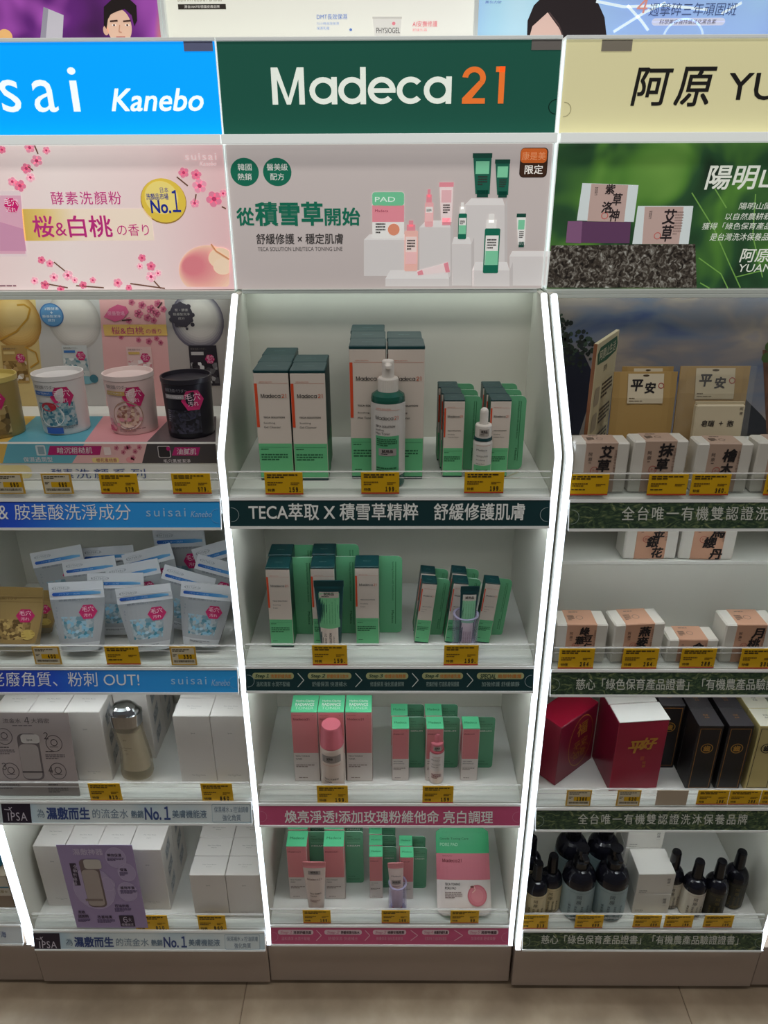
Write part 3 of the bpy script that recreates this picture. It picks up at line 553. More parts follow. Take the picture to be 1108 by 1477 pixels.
# ------------------------------------------------------------------ price tags
YEL = mat('e0b012', .4); YRED = mat('c2482c', .4); CREAMT = mat('d8cfb4', .45); TINK = mat('33270f', .5)
KEYY = {'left': -.004 + .0026, 'mid': .0026, 'right': -.009 + .0026}
def price_tag(bay, i, x0, x1, y0, y1, num, label, style=0):
    yo = KEYY[bay] - .0002; a = at_y((x0+x1)/2, y0, yo); z1 = ZB.get(bay, ZF)[i] + .0318; w = .0
    q0, q1 = at_y(x0, (y0+y1)/2, yo), at_y(x1, (y0+y1)/2, yo); w = q1.x - q0.x; xc = (q0.x + q1.x)/2; zb = at_y((x0+x1)/2, y1, yo).z; h = z1 - zb
    root_loc = (xc, yo, zb)
    m = MB(); B_ = flat((-w/2, -.0008, 0), (1, 0, 0), (0, 0, 1))
    m.box(-w/2, w/2, -.0008, .0004, 0, h, (YEL, mat('cfa53e', .4), mat('b9a994', .5))[style], .0002)
    if style == 0:
        m.rect(B_, 0, 0, w, h*.07, YRED, 1); m.para(B_, w*.07, h*.92, w*.8, h*.2, 2, TINK, 2, int(x0)); m.para(B_, w*.07, h*.58, w*.4, h*.2, 2, mat('6b4f10', .5), 2, int(x0)+1); m.para(B_, w*.68, h*.55, w*.24, h*.14, 2, mat('6b4f10', .5), 2, int(x0)+2)
        if num:
            m.text(B_, '特價', w*.07, h*.14, h*.14, TINK, 2, bold=.01); m.text(B_, num, w*.86, h*.13, h*.2, TINK, 2, al='r', bold=.03); m.rect(B_, w*.9, h*.13, w*.93, h*.16, TINK, 2)
        else: m.para(B_, w*.07, h*.3, w*.6, h*.1, 1, TINK, 2, int(x0)+5)
    elif style == 1:
        m.rect(B_, w*.06, h*.06, w*.94, h*.94, CREAMT, 1); m.para(B_, w*.1, h*.88, w*.7, h*.16, 2, TINK, 2, int(x0)); m.rect(B_, w*.3, h*.34, w*.94, h*.6, YEL, 2)
        m.text(B_, num, w*.82, h*.37, h*.2, TINK, 3, al='r', bold=.03); x = w*.12; rnd = random.Random(int(x0))
        while x < w*.88: k = rnd.uniform(.008, .022)*w; m.rect(B_, x, h*.16, x + k, h*.28, TINK, 2); x += k + rnd.uniform(.008, .02)*w
        m.para(B_, w*.1, h*.6, w*.15, h*.14, 2, TINK, 2)
    o = m.build('price_tag'); o.location = root_loc
    tag(o, label, 'price tag', 'price tags on the shelf rails'); return o
T = price_tag
T('mid', 0, 382, 437, 679, 713, '159', 'yellow price tag reading 159 under the cleanser cartons at left of the top shelf')
T('mid', 0, 521, 576, 679, 712, '199', 'yellow price tag reading 199 in front of the white pump bottle')
T('mid', 0, 670, 727, 679, 711, '199', 'yellow price tag reading 199 in front of the white dropper bottle')
T('mid', 1, 450.6, 501, 930, 959, '159', 'yellow price tag reading 159 below the large green tester tube')
T('mid', 1, 640.5, 690, 930, 959, '159', 'yellow price tag reading 159 below the small tube in a clear stand, green shelf')
T('mid', 2, 457.5, 502, 1133, 1159, '199', 'yellow price tag below the pink capped toner bottle')
T('mid', 2, 609.5, 654, 1133, 1158, '159', 'yellow price tag reading 159 below the pink dropper bottle')
T('mid', 3, 437, 477, 1309, 1331, '199', 'yellow price tag below the pink tube standing on its cap')
T('mid', 3, 550.5, 591, 1309, 1331, '188', 'yellow price tag below the small pink tube in a clear stand')
T('mid', 3, 650, 691, 1309, 1331, '99', 'yellow price tag overlapping the foot of the peach printed pouch')
T('left', 0, -8, 34, 680, 712, '680', 'pale bordered tag reading 680 at the photo edge, under the gold tub', 1)
T('left', 0, 61, 104, 680, 712, '680', 'pale bordered tag reading 680 below the white tub', 1)
T('left', 0, 144, 199, 679, 712, '579', 'yellow price tag reading 579 below the pink tub')
T('left', 0, 248, 304, 679, 712, '579', 'yellow price tag reading 579 below the black tub')
T('left', 1, 48, 87, 929, 958, '400', 'pale bordered tag reading 400 below the gold pouch', 1)
T('left', 1, 152, 201, 929, 958, '', 'yellow tag without a large price, between two white pouches')
T('left', 1, 246, 283, 930, 959, '330', 'pale bordered tag reading 330 between white pouches', 1)
T('left', 2, 129, 175, 1131, 1155, '810', 'yellow price tag reading 810 beside the foot of the amber bottle')
T('left', 2, 291, 336, 1132, 1157, '860', 'yellow price tag reading 860 below the paired white cartons, amber bottle shelf')
T('left', 3, 195, 242.6, 1320, 1342.5, '810', 'yellow price tag just right of the purple leaflet')
T('left', 3, 286, 326, 1320, 1343, '860', 'yellow price tag under the paired white cartons, lowest shelf')
T('right', 0, 821, 878, 680, 714, '', 'yellow tag without large price below the first soap carton of the upper row')
T('right', 0, 935, 992, 680, 714, '', 'yellow tag without large price below the second soap carton of the upper row')
T('right', 0, 997, 1053, 680, 714, '360', 'yellow price tag reading 360 below an upper soap carton')
T('right', 0, 1104, 1160, 680, 714, '360', 'yellow price tag cut off at the right photo edge, upper soap row')
T('right', 1, 806, 857, 935, 964, '264', 'yellow tag reading 264 below the leftmost soap of the stepped shelf')
T('right', 1, 898, 949, 935, 964, '264', 'yellow tag reading 264 below the tilted soap of the stepped shelf')
T('right', 1, 982, 1032, 935, 963, '288', 'yellow tag reading 288 below the low flat soap carton')
T('right', 1, 1068, 1118, 935, 964, '330', 'yellow tag cut off at the photo edge, stepped soap shelf')
T('right', 2, 817, 853, 1137, 1162, '1380', 'pale bordered tag reading 1380 under the turned red gift carton', 1)
T('right', 2, 890, 924, 1137, 1162, '630', 'pale bordered tag reading 630 under the white topped red carton', 1)
T('right', 2, 947, 992, 1137, 1161, '', 'blank beige tag between the red and black cartons', 2)
T('right', 2, 1006, 1051, 1137, 1160, '198', 'yellow tag reading 198 under the first black carton')
T('right', 2, 1052, 1097, 1137, 1160, '288', 'yellow tag reading 288 under the second black carton')
T('right', 2, 1098, 1142, 1137, 1160, '288', 'yellow tag cut off at the photo edge under the cream carton')
T('right', 3, 752, 791, 1317, 1339, '313', 'yellow price tag beside the strip light, below small cream label bottles')
T('right', 3, 830, 870.5, 1317, 1338, '699', 'yellow price tag below the big pump bottles')
T('right', 3, 914, 954, 1317, 1337, '699', 'yellow price tag below the stacked white cartons')
T('right', 3, 959, 1000, 1317, 1337, '199', 'yellow price tag below the small bottles with white labels')
T('right', 3, 1016, 1058, 1317, 1337, '199', 'yellow price tag below the small bottles with dark labels')
# ------------------------------------------------------------------ cartons of the middle cabinet
DGR = mat('0f3f42', .4); CRM = mat('dfd3c8', .5); LGR = mat('6cc58b', .45); ORG = mat('e0502a', .5); TXT = mat('1c1a1a', .6); GRC = mat('6cba8a', .4); DG2 = mat('0e2b30', .4); PNK = mat('d98489', .45); MNT = mat('63cf97', .4); OFF = mat('ddd4cf', .5); TORG = mat('c9613c', .6); TGN = mat('2c6b47', .6); WT = mat('e8ece8', .5); PDK = mat('7c2f3c', .6); GRC_SHADE = mat('5b9f7b', .45)
def locfront(pl, pr, py, z, depth):
    """centre of a footprint whose front lower edge spans pl..pr at image row py on a shelf at height z"""
    a, b = at_z(pl, py, z), at_z(pr, py, z); return Vector(((a.x+b.x)/2, (a.y+b.y)/2 + depth/2, z + .0005))
def faces(w, d, h):
    return flat((-w/2, -d/2, 0), (1, 0, 0), (0, 0, 1)), flat((-w/2, -d/2, h), (1, 0, 0), (0, 1, 0)), flat((w/2, -d/2, 0), (0, 1, 0), (0, 0, 1)), flat((-w/2, d/2, 0), (0, -1, 0), (0, 0, 1))
def teca(name, cat, group, w, d, h, sub, card=None, band=.026, gfrac=.28, hangtxt=True):
    def fn():
        root = thing(name, '', cat, (0, 0, 0), 0, group); f, t, r, l = faces(w, d, h); hb = h - w*.10
        m = MB(); m.box(-w/2, w/2, -d/2, d/2, h*.02, hb, DG2, front=CRM, right=mat('123f3a', .4), left=mat('173f3c', .4)); gz = h*gfrac
        m.box(-w/2 + .0003, w/2 - .0003, -d/2 + .0003, d/2, 0, h*.021, DGR)
        m.rect(f, .0006, h*.021, w - .0006, gz, LGR, 1); m.rect(r, .0006, h*.021, d - .0006, gz, mat('3c9a63', .45), 1); m.rect(l, .0006, h*.021, d - .0006, gz, mat('3c9a63', .45), 1)
        zt = hb - (hb-gz)*.06; m.rect(f, w*.12, hb - (hb-gz)*.14, w*.97, hb - (hb-gz)*.137, TORG, 1); m.text(f, 'DERMA SOLUTION', w*.16, hb - (hb-gz)*.125, w*.03, TORG, 2, w=w*.36)
        m.rect(f, .0004, gz + (hb-gz)*.24, w*.09, hb - (hb-gz)*.14, ORG, 2)
        logo(m, f, w*.18, hb - (hb-gz)*.34, w*.118, TXT, TORG, t=.135)
        m.text(f, 'TECA SOLUTION', w*.21, gz + (hb-gz)*.37, w*.05, TXT, 2, w=w*.62, bold=.02)
        for k, s_ in enumerate(sub): m.text(f, s_, w*.21, gz + (hb-gz)*(.285 - .058*k), w*.06, TXT, 2, w=w*.062*len(s_)*.66)
        m.para(f, w*.07, gz*.86, w*.45, gz*.04, 1, TGN, 2); m.rect(f, w*.05, gz*.9, w*.95, gz*.905, TGN, 2); m.para(f, w*.07, gz*.72, w*.78, gz*.2, 3, TGN, 2, 4); m.para(f, w*.1, gz*.24, w*.4, gz*.04, 1, TGN, 2)
        m.build('carton_body', root)
        m = MB(); m.box(-w/2 - .0002, w/2 + .0002, -d/2 - .0002, d/2, hb - .0002, h, DGR, .0012); t2 = flat((-w/2, -d/2, h), (1, 0, 0), (0, 1, 0)); logo(m, t2, w*.34, d*.42, w*.05, mat('86a7a2', .5), None, .13); m.build('lid', root)
        if card:
            cw, ch = card; m = MB(); fc = flat((-w/2 + .001, d/2 + .0002, 0), (1, 0, 0), (0, 0, 1)); L = w + cw; r_ = .008
            p = [(0, 0)] + [(L - r_ + r_*math.cos(R(a)), r_ + r_*math.sin(R(a))) for a in (-90, -60, -30, 0)] + [(L - r_ + r_*math.cos(R(a)), ch - r_ + r_*math.sin(R(a))) for a in (0, 30, 60, 90)] + [(0, ch)]
            F_ = [fc(u, v, 0) for u, v in p]; K_ = [q + Vector((0, .0011, 0)) for q in F_]
            m.face(F_, GRC); m.face(K_[::-1], mat('e2e6e0', .5))
            for i in range(len(p)): j = (i+1) % len(p); m.face([F_[j], F_[i], K_[i], K_[j]], mat('cfe6d6', .5))
            x = w + cw*.5; m.text(fc, 'Soothing Solution with Centella Extract', x + .0012, ch*.93, cw*.10, mat('11502c', .6), 2, w=ch*.5, rot=-90)
            m.rect(fc, x + cw*.2, ch*.12, x + cw*.225, ch*.93, mat('176a3a', .6), 2); m.text(fc, 'Madeca', x + .0012, ch*.30, cw*.1, mat('11502c', .6), 2, w=ch*.17, rot=-90); m.build('hang_card', root)
        return root
    return Kind(fn)
def rows(kind, spec, z, depth, step, desc, names, rownames, roll=0):
    """spec: [(pl, pr, py, n)] columns with n cartons one behind the other"""
    for c, (pl, pr, py, n) in enumerate(spec):
        L = locfront(pl, pr, py, z, depth)
        for k in range(n):
            p = L + Vector((random.uniform(-.0006, .0006) - (.0015*k if roll == 0 else 0), k*step, 0)); nm = names[c]
            rn = rownames[k] if n == len(rownames) else (['front', 'rear'][k] if n == 2 else 'only')
            kind.put('%s, %s one of the %s column' % (desc, rn, nm), p, random.uniform(-.6, .6), 0, roll)
RN3 = ['front', 'middle', 'rearmost']
k = teca('cleanser_carton', 'carton', 'tall cleanser cartons', .0507, .0505, .170, ['Soothing', 'Gel Cleanser'], gfrac=.345)
rows(k, [(377, 425, 693, 3), (426, 476, 693.5, 2)], ZF[0], .0505, .0515, 'white and green cleanser carton with dark lid', ['left', 'right'], RN3)
k = teca('mist_carton', 'carton', 'tallest toner cartons', .0525, .055, .203, ['Soothing', 'Mist Toner'], gfrac=.32)
rows(k, [(508, 558, 691, 3), (559.5, 609.5, 691.5, 2)], ZF[0], .055, .056, 'tallest white and green toner carton behind the pump bottle', ['left', 'right'], RN3)
k = teca('ampoule_carton', 'carton', 'ampoule cartons with green backing cards', .0305, .033, .1228, ['Soothing', 'Ampoule Serum'], (.0275, .119), gfrac=.385)
rows(k, [(637.5, 666, 689, 3), (702, 731, 689, 3)], ZF[0], .033, .037, 'small ampoule carton on a green card, top shelf', ['left', 'right'], RN3)
k = teca('cream_carton', 'carton', 'cream cartons with green backing cards', .0385, .040, .152, ['Soothing', 'Cream'], (.0375, .150), gfrac=.36)
rows(k, [(391.6, 424.5, 934, 2), (453, 486, 933, 2), (515, 546.5, 932, 1)], ZF[1], .040, .045, 'white and green cream carton on a rounded green card', ['left', 'middle', 'right'], ['front', 'rear'])
k = teca('small_cream_carton', 'carton', 'slim cartons with green cards, leaning sideways', .0243, .026, .1176, ['Soothing', 'Cream'], (.024, .113), gfrac=.39)
rows(k, [(597, 617.5, 928, 2), (641, 661.5, 928, 2), (685, 705, 928, 1)], ZF[1], .026, .034, 'slim green and white carton leaning sideways', ['left', 'middle', 'right'], ['front', 'rear'], 6.0)
def toning(name, cat, group, w, d, h, top, sub, card=None):
    def fn():
        root = thing(name, '', cat, (0, 0, 0), 0, group); f, t, r, l = faces(w, d, h); gz = h*.42
        m = MB(); m.box(-w/2, w/2, -d/2, d/2, 0, h - .0015, OFF, right=PNK, left=PNK, front=OFF); hb = h - .0015
        m.rect(f, .0006, gz, w - .0006, hb - .0006, PNK, 1); m.rect(r, .0006, .0006, d - .0006, gz, OFF, 1); m.rect(l, .0006, .0006, d - .0006, gz, OFF, 1)
        m.text(f, 'DERMA SOLUTION', w*.08, h*.945, w*.03, PDK, 2, w=w*.32); m.text(f, '21', w*.82, h*.945, w*.03, PDK, 2); logo(m, f, w*.08, h*.885, w*.10, PDK, None, .13)
        for k_, s_ in enumerate(sub): m.text(f, s_, w*.08, h*(.365 - .042*k_), w*.062, TXT, 2, w=w*.05*len(s_), bold=.012)
        m.rect(f, w*.08, h*.27, w*.9, h*.272, mat('a58f8a', .6), 2); m.para(f, w*.08, h*.25, w*.72, h*.05, 2, mat('8f7d78', .6), 2); m.para(f, w*.16, h*.06, w*.7, h*.02, 1, mat('8f7d78', .6), 2); m.build('carton_body', root)
        m = MB(); m.box(-w/2 - .0002, w/2 + .0002, -d/2 - .0002, d/2, h - .0016, h, MNT, .0005)
        for k_, (s_, q0, q1, mm) in enumerate(top): m.text(t, s_, w/2, d*q0, d*(q1-q0), mm, 3, w=w*.72, al='c', bold=.012 if mm is WT else 0)
        m.build('lid', root)
        if card:
            cw, ch, txt = card; m = MB(); fc = flat((-w/2 + .001, d/2 + .0002, 0), (1, 0, 0), (0, 0, 1)); L = w + cw; r_ = .006
            p = [(0, 0)] + [(L - r_ + r_*math.cos(R(a)), r_ + r_*math.sin(R(a))) for a in (-90, -45, 0)] + [(L - r_ + r_*math.cos(R(a)), ch - r_ + r_*math.sin(R(a))) for a in (0, 45, 90)] + [(0, ch)]
            F_ = [fc(u, v, 0) for u, v in p]; K_ = [q + Vector((0, .0011, 0)) for q in F_]; m.face(F_, GRC_SHADE); m.face(K_[::-1], WT)  # card front: the green is darkened to carry back-lit shade
            for i in range(len(p)): j = (i+1) % len(p); m.face([F_[j], F_[i], K_[i], K_[j]], mat('bfe2cd', .5))
            g0 = mat('0c3a20', .6); m.text(fc, 'Hydro', w + cw*.1, ch*.90, cw*.10, g0, 2, w=cw*.3); m.text(fc, 'Clarity Clarify', w + cw*.1, ch*.85, cw*.1, g0, 2, w=cw*.75); m.text(fc, 'RADIANCE', w + cw*.1, ch*.78, cw*.1, mat('8fd0a8', .5), 2, w=cw*.7); m.text(fc, txt, w + cw*.1, ch*.72, cw*.11, WT, 2, w=cw*.7, bold=.01); m.text(fc, 'Soothing', w + cw*.1, ch*.12, cw*.08, g0, 2, w=cw*.4); m.text(fc, 'Moisture care', w + cw*.1, ch*.07, cw*.08, g0, 2, w=cw*.65); m.build('hang_card', root)
        return root
    return Kind(fn)
g1 = mat('2d7a50', .5)
k = toning('toner_carton', 'carton', 'pink and mint toner cartons', .0465, .0465, .1605, [('Hydro-Clarity', .55, .68, WT), ('RADIANCE', .34, .50, WT), ('TONER', .12, .28, mat('bfe8d2', .5))], ['TECA TONING', 'TONER'])
for i, (a, b, y, n) in enumerate([(426.6, 461.7, 1127, 'left'), (463.5, 499, 1127, 'middle, behind the capped bottle'), (501.5, 537, 1127, 'right')]): k.put('pink and white toner carton with mint lid, %s of three' % n, locfront(a, b, y, ZF[2], .0465))
k = toning('serum_carton', 'carton', 'pink serum cartons with green backing cards', .0305, .0325, .122, [('Madeca', .38, .55, g1)], ['TECA TONING', 'SERUM AMPOULE'], (.031, .120, 'SERUM'))
rows(k, [(565.6, 589.5, 1126, 2), (614, 638, 1126, 2), (664, 687.5, 1126, 1)], ZF[2], .0325, .036, 'small pink serum carton with mint lid and green card', ['left', 'middle', 'right'], ['front', 'rear'])
k = toning('pink_cream_carton', 'carton', 'pink cream cartons with green backing cards', .0397, .038, .149, [('Madeca', .42, .58, g1)], ['TECA TONING', 'CREAM'], (.036, .145, 'CREAM'))
rows(k, [(418.6, 446.5, 1297, 2), (470, 498, 1297, 2)], ZF[3], .038, .042, 'pink cream carton with mint lid behind the pink tube', ['left', 'right'], ['front', 'rear'])
k = toning('slim_pink_carton', 'carton', 'slim pink cartons with green cards', .0263, .025, .119, [('Madeca', .4, .55, g1)], ['TECA TONING', 'CREAM'], (.027, .116, 'CREAM'))
rows(k, [(534, 552.6, 1296, 3), (577, 596, 1297, 2)], ZF[3], .025, .028, 'slim pink carton with mint lid on lowest shelf', ['left', 'right'], RN3)
# ------------------------------------------------------------------ tester bottles and tubes of the middle cabinet
def tester(m, f, u, v, w, h, bg='a39a94', n=3):
    m.rect(f, u - w/2, v, u + w/2, v + h, mat(bg, .4), n, 4); m.text(f, '試用品', u, v + h*.45, h*.42, TXT, n + 1, w=w*.6, al='c', bold=.02); m.para(f, u - w*.35, v + h*.32, w*.7, h*.16, 1, TXT, n + 1)
def ptop(px, py, y): return at_y(px, py, y)
# pump bottle
root = thing('pump_bottle', 'white labelled green pump bottle, tester in front of the tallest cartons', 'bottle', locfront(535, 585, 706, ZF[0], .050)); r = .0245; h = .139
m = MB(); GB = mat('1d5a4c', .25); m.lathe([(.0, 0), (r*.93, 0), (r, .003), (r, h - .006), (r*.96, h - .001), (r*.72, h + .003), (.0125, h + .005)], GB)
f = cyl(r + .0003); m.rect(f, -.038, .020, .038, h - .010, mat('d8d4cf', .4), 1, 20); m.rect(f, -.0195, .022, .0165, .082, mat('5fb583', .4), 2, 12)
m.rect(f, -.019, h - .019, .017, h - .0186, TORG, 3, 6); m.text(f, 'DERMA SOLUTION', -.018, h - .0175, .0016, TORG, 3, w=.022); logo(m, f, -.019, h - .033, .0055, TXT, TORG, .11); m.text(f, 'TECA SOLUTION', -.019, h - .044, .003, TXT, 3, w=.029, bold=.012); m.text(f, 'Soothing', -.019, h - .050, .0034, TXT, 3); m.text(f, 'Mist Toner', -.019, h - .055, .0034, TXT, 3); m.para(f, -.017, .078, .03, .012, 4, TGN, 4); tester(m, f, -.001, .052, .026, .011, 'a8a09e', 4); m.para(f, -.018, .034, .03, .008, 2, TGN, 4); m.build('bottle_body', root)
m = MB(); WC = mat('e6e0d8', .35); m.lathe([(.0125, h + .002), (.0145, h + .003), (.0145, h + .022), (.0135, h + .0235), (.008, h + .024)], WC)
for i in range(36): t = 2*math.pi*i/36; m.box(.0145*math.sin(t) - .0004, .0145*math.sin(t) + .0004, .0145*math.cos(t) - .0004, .0145*math.cos(t) + .0004, h + .004, h + .021, WC, .0001)
m.build('collar', root)
m = MB(); m.lathe([(.0088, h + .023), (.0088, h + .034), (.0084, h + .046), (.0078, h + .0475), (0, h + .0478)], WC); m.box(-.0045, .0045, -.0205, -.004, h + .038, h + .0455, WC, .002); m.build('pump_head', root)
# white dropper bottle
def dropper(name, label, loc, r, hb, ht, body, ring, cap, bulb, lower, txts, tst):
    root = thing(name, label, 'bottle', loc); m = MB(); m.lathe([(0, 0), (r*.9, 0), (r, .002), (r, hb - .004), (r*.92, hb), (r*.6, hb + .002)], body)
    f = cyl(r + .0002); m.rect(f, -r*1.05, .004, r*1.05, hb*.46, lower, 1, 10); m.text(f, 'Madeca', -r*.75, hb*.80, .0026, TXT, 3, w=r*1.1); m.rect(f, -r*.8, hb*.92, r*.7, hb*.925, TORG, 3, 4)
    for k_, s_ in enumerate(txts): m.text(f, s_, -r*.75, hb*(.66 - .09*k_), .0022, TXT, 3, w=r*1.2 if k_ == 0 else r*.9)
    m.para(f, -r*.7, hb*.36, r*1.3, hb*.16, 4, TGN if lower is LGR else PDK, 3); m.build('bottle_body', root)
    m = MB(); m.lathe([(r*.62, hb + .001), (r*.96, hb + .001), (r*.96, hb + .0045), (r*.7, hb + .005)], ring); m.build('neck_ring', root)
    m = MB(); c0 = hb + .0045; c1 = c0 + (ht-hb)*.40; m.lathe([(r*.8, c0), (r*.86, c0 + .001), (r*.86, c1 - .0015), (r*.8, c1), (r*.48, c1 + .0008)], cap)
    if tst: tester(m, cyl(r*.86 + .0003), .0, c0 + (c1-c0)*.2, r*1.05, (c1-c0)*.55, 'b0a8a0', 1)
    m.build('cap', root); m = MB(); rb = r*.44; pr = [(rb, c1)] + [(rb, ht - rb)] + [(rb*math.cos(R(a)), ht - rb + rb*math.sin(R(a))) for a in (25, 50, 70, 90)]; m.lathe(pr, bulb); m.build('dropper_bulb', root); return root
dropper('dropper_bottle', 'small white dropper bottle with green collar ring, tester on the top shelf', locfront(681, 709, 700, ZF[0], .029), .0142, .067, .116, mat('dcd8d2', .35), DGR, mat('e2dcd4', .4), mat('e6e0d8', .4), LGR, ['TECA SOLUTION', 'Soothing', 'Ampoule Serum'], True)
dropper('dropper_bottle', 'small pink dropper bottle, tester before the pink serum cartons', locfront(618, 641, 1132, ZF[2], .028), .0140, .070, .112, mat('d8cfcb', .35), mat('c6606c', .4), mat('cf7480', .4), mat('d87c88', .4), mat('e0d2cc', .4), ['TECA TONING', 'SERUM'], True)
# toner bottle with pink cap
root = thing('toner_bottle', 'white toner bottle with a broad pink cap, in front of the toner cartons', 'bottle', Vector((locfront(465.5, 498.5, 1131, ZF[2], .042).x, .0285, ZF[2]))); r = .0212; h = .107; m = MB(); BD = mat('d9c9be', .3)
m.lathe([(0, 0), (r*.9, 0), (r, .003), (r, h - .004), (r*.97, h)], BD); f = cyl(r + .0003); m.rect(f, -.018, h - .028, .018, h - .012, mat('8f8783', .4), 1, 8); tester(m, f, -.003, h - .026, .018, .012, '9a928e', 2); m.text(f, 'TECA TONING', -.014, .040, .0035, TXT, 2, w=.026, bold=.01); m.text(f, 'TONER', -.014, .034, .003, TXT, 2); m.para(f, -.014, .024, .028, .008, 3, mat('9a8478', .5), 2); m.rect(f, -.017, h - .034, .017, h - .0335, TORG, 2, 5); m.build('bottle_body', root)
m = MB(); CP = mat('d2707e', .3); m.lathe([(r*.9, h - .001), (r*.99, h), (r*1.0, h + .002), (r*.98, h + .005), (.0172, h + .040), (.0164, h + .0425), (0, h + .0432)], CP, 36); m.build('cap', root)
# tubes that stand on their caps
def tube(name, label, loc, w, hc, ht, capm, bodyfn, crimpm, paint, lean=0, rz=0, roll=0, group=None):
    """cap below (0..hc), body to ht flattening to a crimp of width w"""
    root = thing(name, label, 'tube', loc, rz, group); root.rotation_euler = (R(lean), R(roll), R(rz)); rc = w*.30
    A = lambda z: rc*1.12 + (w/2 - rc*1.12)*min(1, max(0, (z-hc)/(ht-hc)))**.9; Bt = lambda z: rc*1.12*(1 - min(1, max(0, (z-hc)/(ht*.93-hc))))**.75 + .0008
    n = 28; el = lambda a, b, z: [(a*math.sin(2*math.pi*i/n), -b*math.cos(2*math.pi*i/n), z) for i in range(n)]
    m = MB(); zc = ht*.90; zs = [hc + (zc-hc)*i/12 for i in range(13)]; ml = [bodyfn((z + zs[i+1])/2 if i < 12 else z) for i, z in enumerate(zs)][:12]
    m.rings([el(A(z), Bt(z), z) for z in zs], ml); f = lambda u, v, q=0: Vector((u, -Bt(v)*math.sqrt(max(.02, 1 - min(.98, (u/A(v))**2))) - .0003 - q*LAY, v)); paint(m, f); m.build('tube_body', root)
    m = MB(); m.rings([el(A(zc), Bt(zc) + .0006, zc), el(w/2, .0016, ht*.93), el(w/2, .0014, ht)], [crimpm]*2); m.build('crimped_end', root)
    m = MB(); m.lathe([(0, 0), (rc*.95, 0), (rc, .001), (rc, hc - .001), (rc*.96, hc)], capm)
    for i in range(30): t = 2*math.pi*i/30; m.box(rc*math.sin(t) - .0003, rc*math.sin(t) + .0003, rc*math.cos(t) - .0003, rc*math.cos(t) + .0003, .001, hc - .001, capm, .0001)
    m.build('cap', root); return root
def pt1(m, f):
    m.rect(f, -.0150, .015, .0135, .058, CRM, 1, 10); m.rect(f, -.0165, .058, .0165, .119, mat('74bf8c', .4), 1, 10)
    m.text(f, 'Madeca 21', -.005, .02, .004, TXT, 2, w=.028, rot=90); m.text(f, 'TECA SOLUTION', .003, .02, .0035, TXT, 2, w=.030, rot=90, bold=.01); m.text(f, 'Soothing Cream', .008, .02, .003, TXT, 2, w=.024, rot=90)
    for k_ in range(6): m.text(f, 'Centella asiatica soothing care for skin', -.012 + .0045*k_, .066, .0018, TGN, 2, w=.035 + .004*(k_ % 3), rot=90)
    m.rect(f, -.0155, .111, .0155, .121, mat('b5aaa2', .4), 1, 6); m.text(f, '試用品', 0, .1155, .005, TXT, 3, al='c', w=.016, bold=.02); m.para(f, -.012, .114, .024, .002, 1, TXT, 3)
p = locfront(466, 490, 945, ZF[1], .024); p.y = .0222; tube('tester_tube', 'green and white tester tube with dark crimp in front of the cream cartons', p, .0480, .012, .140, DGR, lambda z: DGR, DGR, pt1)
def pt2(m, f):
    m.rect(f, -.0098, .016, .0092, .055, CRM, 1, 8); m.rect(f, -.0108, .055, .0108, .094, mat('84c098', .4), 1, 8)
    m.text(f, '試用品', 0, .097, .0045, TXT, 3, al='c', w=.014, bold=.02); m.rect(f, -.011, .093, .011, .104, mat('c9c3ba', .4), 1, 5)
    for k_ in range(5): m.text(f, 'Centella soothing care', -.008 + .004*k_, .063, .0015, TGN, 2, w=.026, rot=90)
    for k_ in range(4): m.text(f, 'TECA SOLUTION', -.005 + .0035*k_, .018, .0018, mat('7a4038', .5), 2, w=.022, rot=90)
def stand(label, loc, r, h):
    root = thing('display_stand', label, 'display stand', loc, 0, 'clear acrylic tube stands'); c = clear('f6f4fe', .05, .98, .1); e = clear('e6e4fc', .3, .97, .1); m = MB()
    m.lathe([(r, .003), (r, h), (r - .003, h), (r - .003, .004), (0, .004)], c, 32); m.lathe([(0, 0), (r, 0), (r, .004), (0, .004)], e, 32); m.build('cup_wall', root)
    m = MB(); m.lathe([(r + .0002, h - .0015), (r + .0004, h), (r - .0032, h), (r - .003, h - .0015)], e, 32); m.build('rim', root); return root
p = locfront(652, 687, 940, ZF[1], .042); p.y = .0285; stand('clear lilac acrylic stand holding the small green tube', p, .0208, .075)
tube('tester_tube', 'small green and white tube standing in a clear stand', p + Vector((0, 0, .0042)), .031, .014, .118, DGR, lambda z: DGR, DGR, pt2, lean=-3, rz=6, roll=3.0)
def pt3(m, f):
    m.rect(f, -.012, .111, .012, .120, mat('9a8f8c', .4), 1, 6); m.text(f, '試用品', 0, .1145, .0045, TXT, 3, al='c', w=.014, bold=.02); logo(m, f, -.014, .098, .0045, mat('6b4a4a', .5), None, .12, 2); m.text(f, 'TECA TONING', -.010, .064, .0034, TXT, 2, w=.022, bold=.01); m.text(f, 'CREAM', -.010, .058, .003, TXT, 2); m.para(f, -.010, .050, .02, .006, 2, mat('a58a84', .5), 2); m.rect(f, -.0105, .030, .0105, .0305, TORG, 2, 4)
p = locfront(448, 467, 1312, ZF[3], .022); p.y = .0225; tube('tester_tube', 'pink edged white tube standing on its pink cap before the cream cartons', p, .0455, .017, .140, mat('d0707c', .35), lambda z: mat('d2c2ba', .35), mat('d98a90', .35), pt3)
def pt4(m, f):
    m.text(f, 'Madeca', -.009, .092, .0032, TXT, 2, w=.018); m.rect(f, -.009, .074, .009, .084, mat('a09792', .4), 1, 5); m.text(f, '試用品', 0, .0775, .0045, TXT, 3, al='c', w=.014, bold=.02); m.para(f, -.008, .07, .016, .003, 2, PDK, 2)
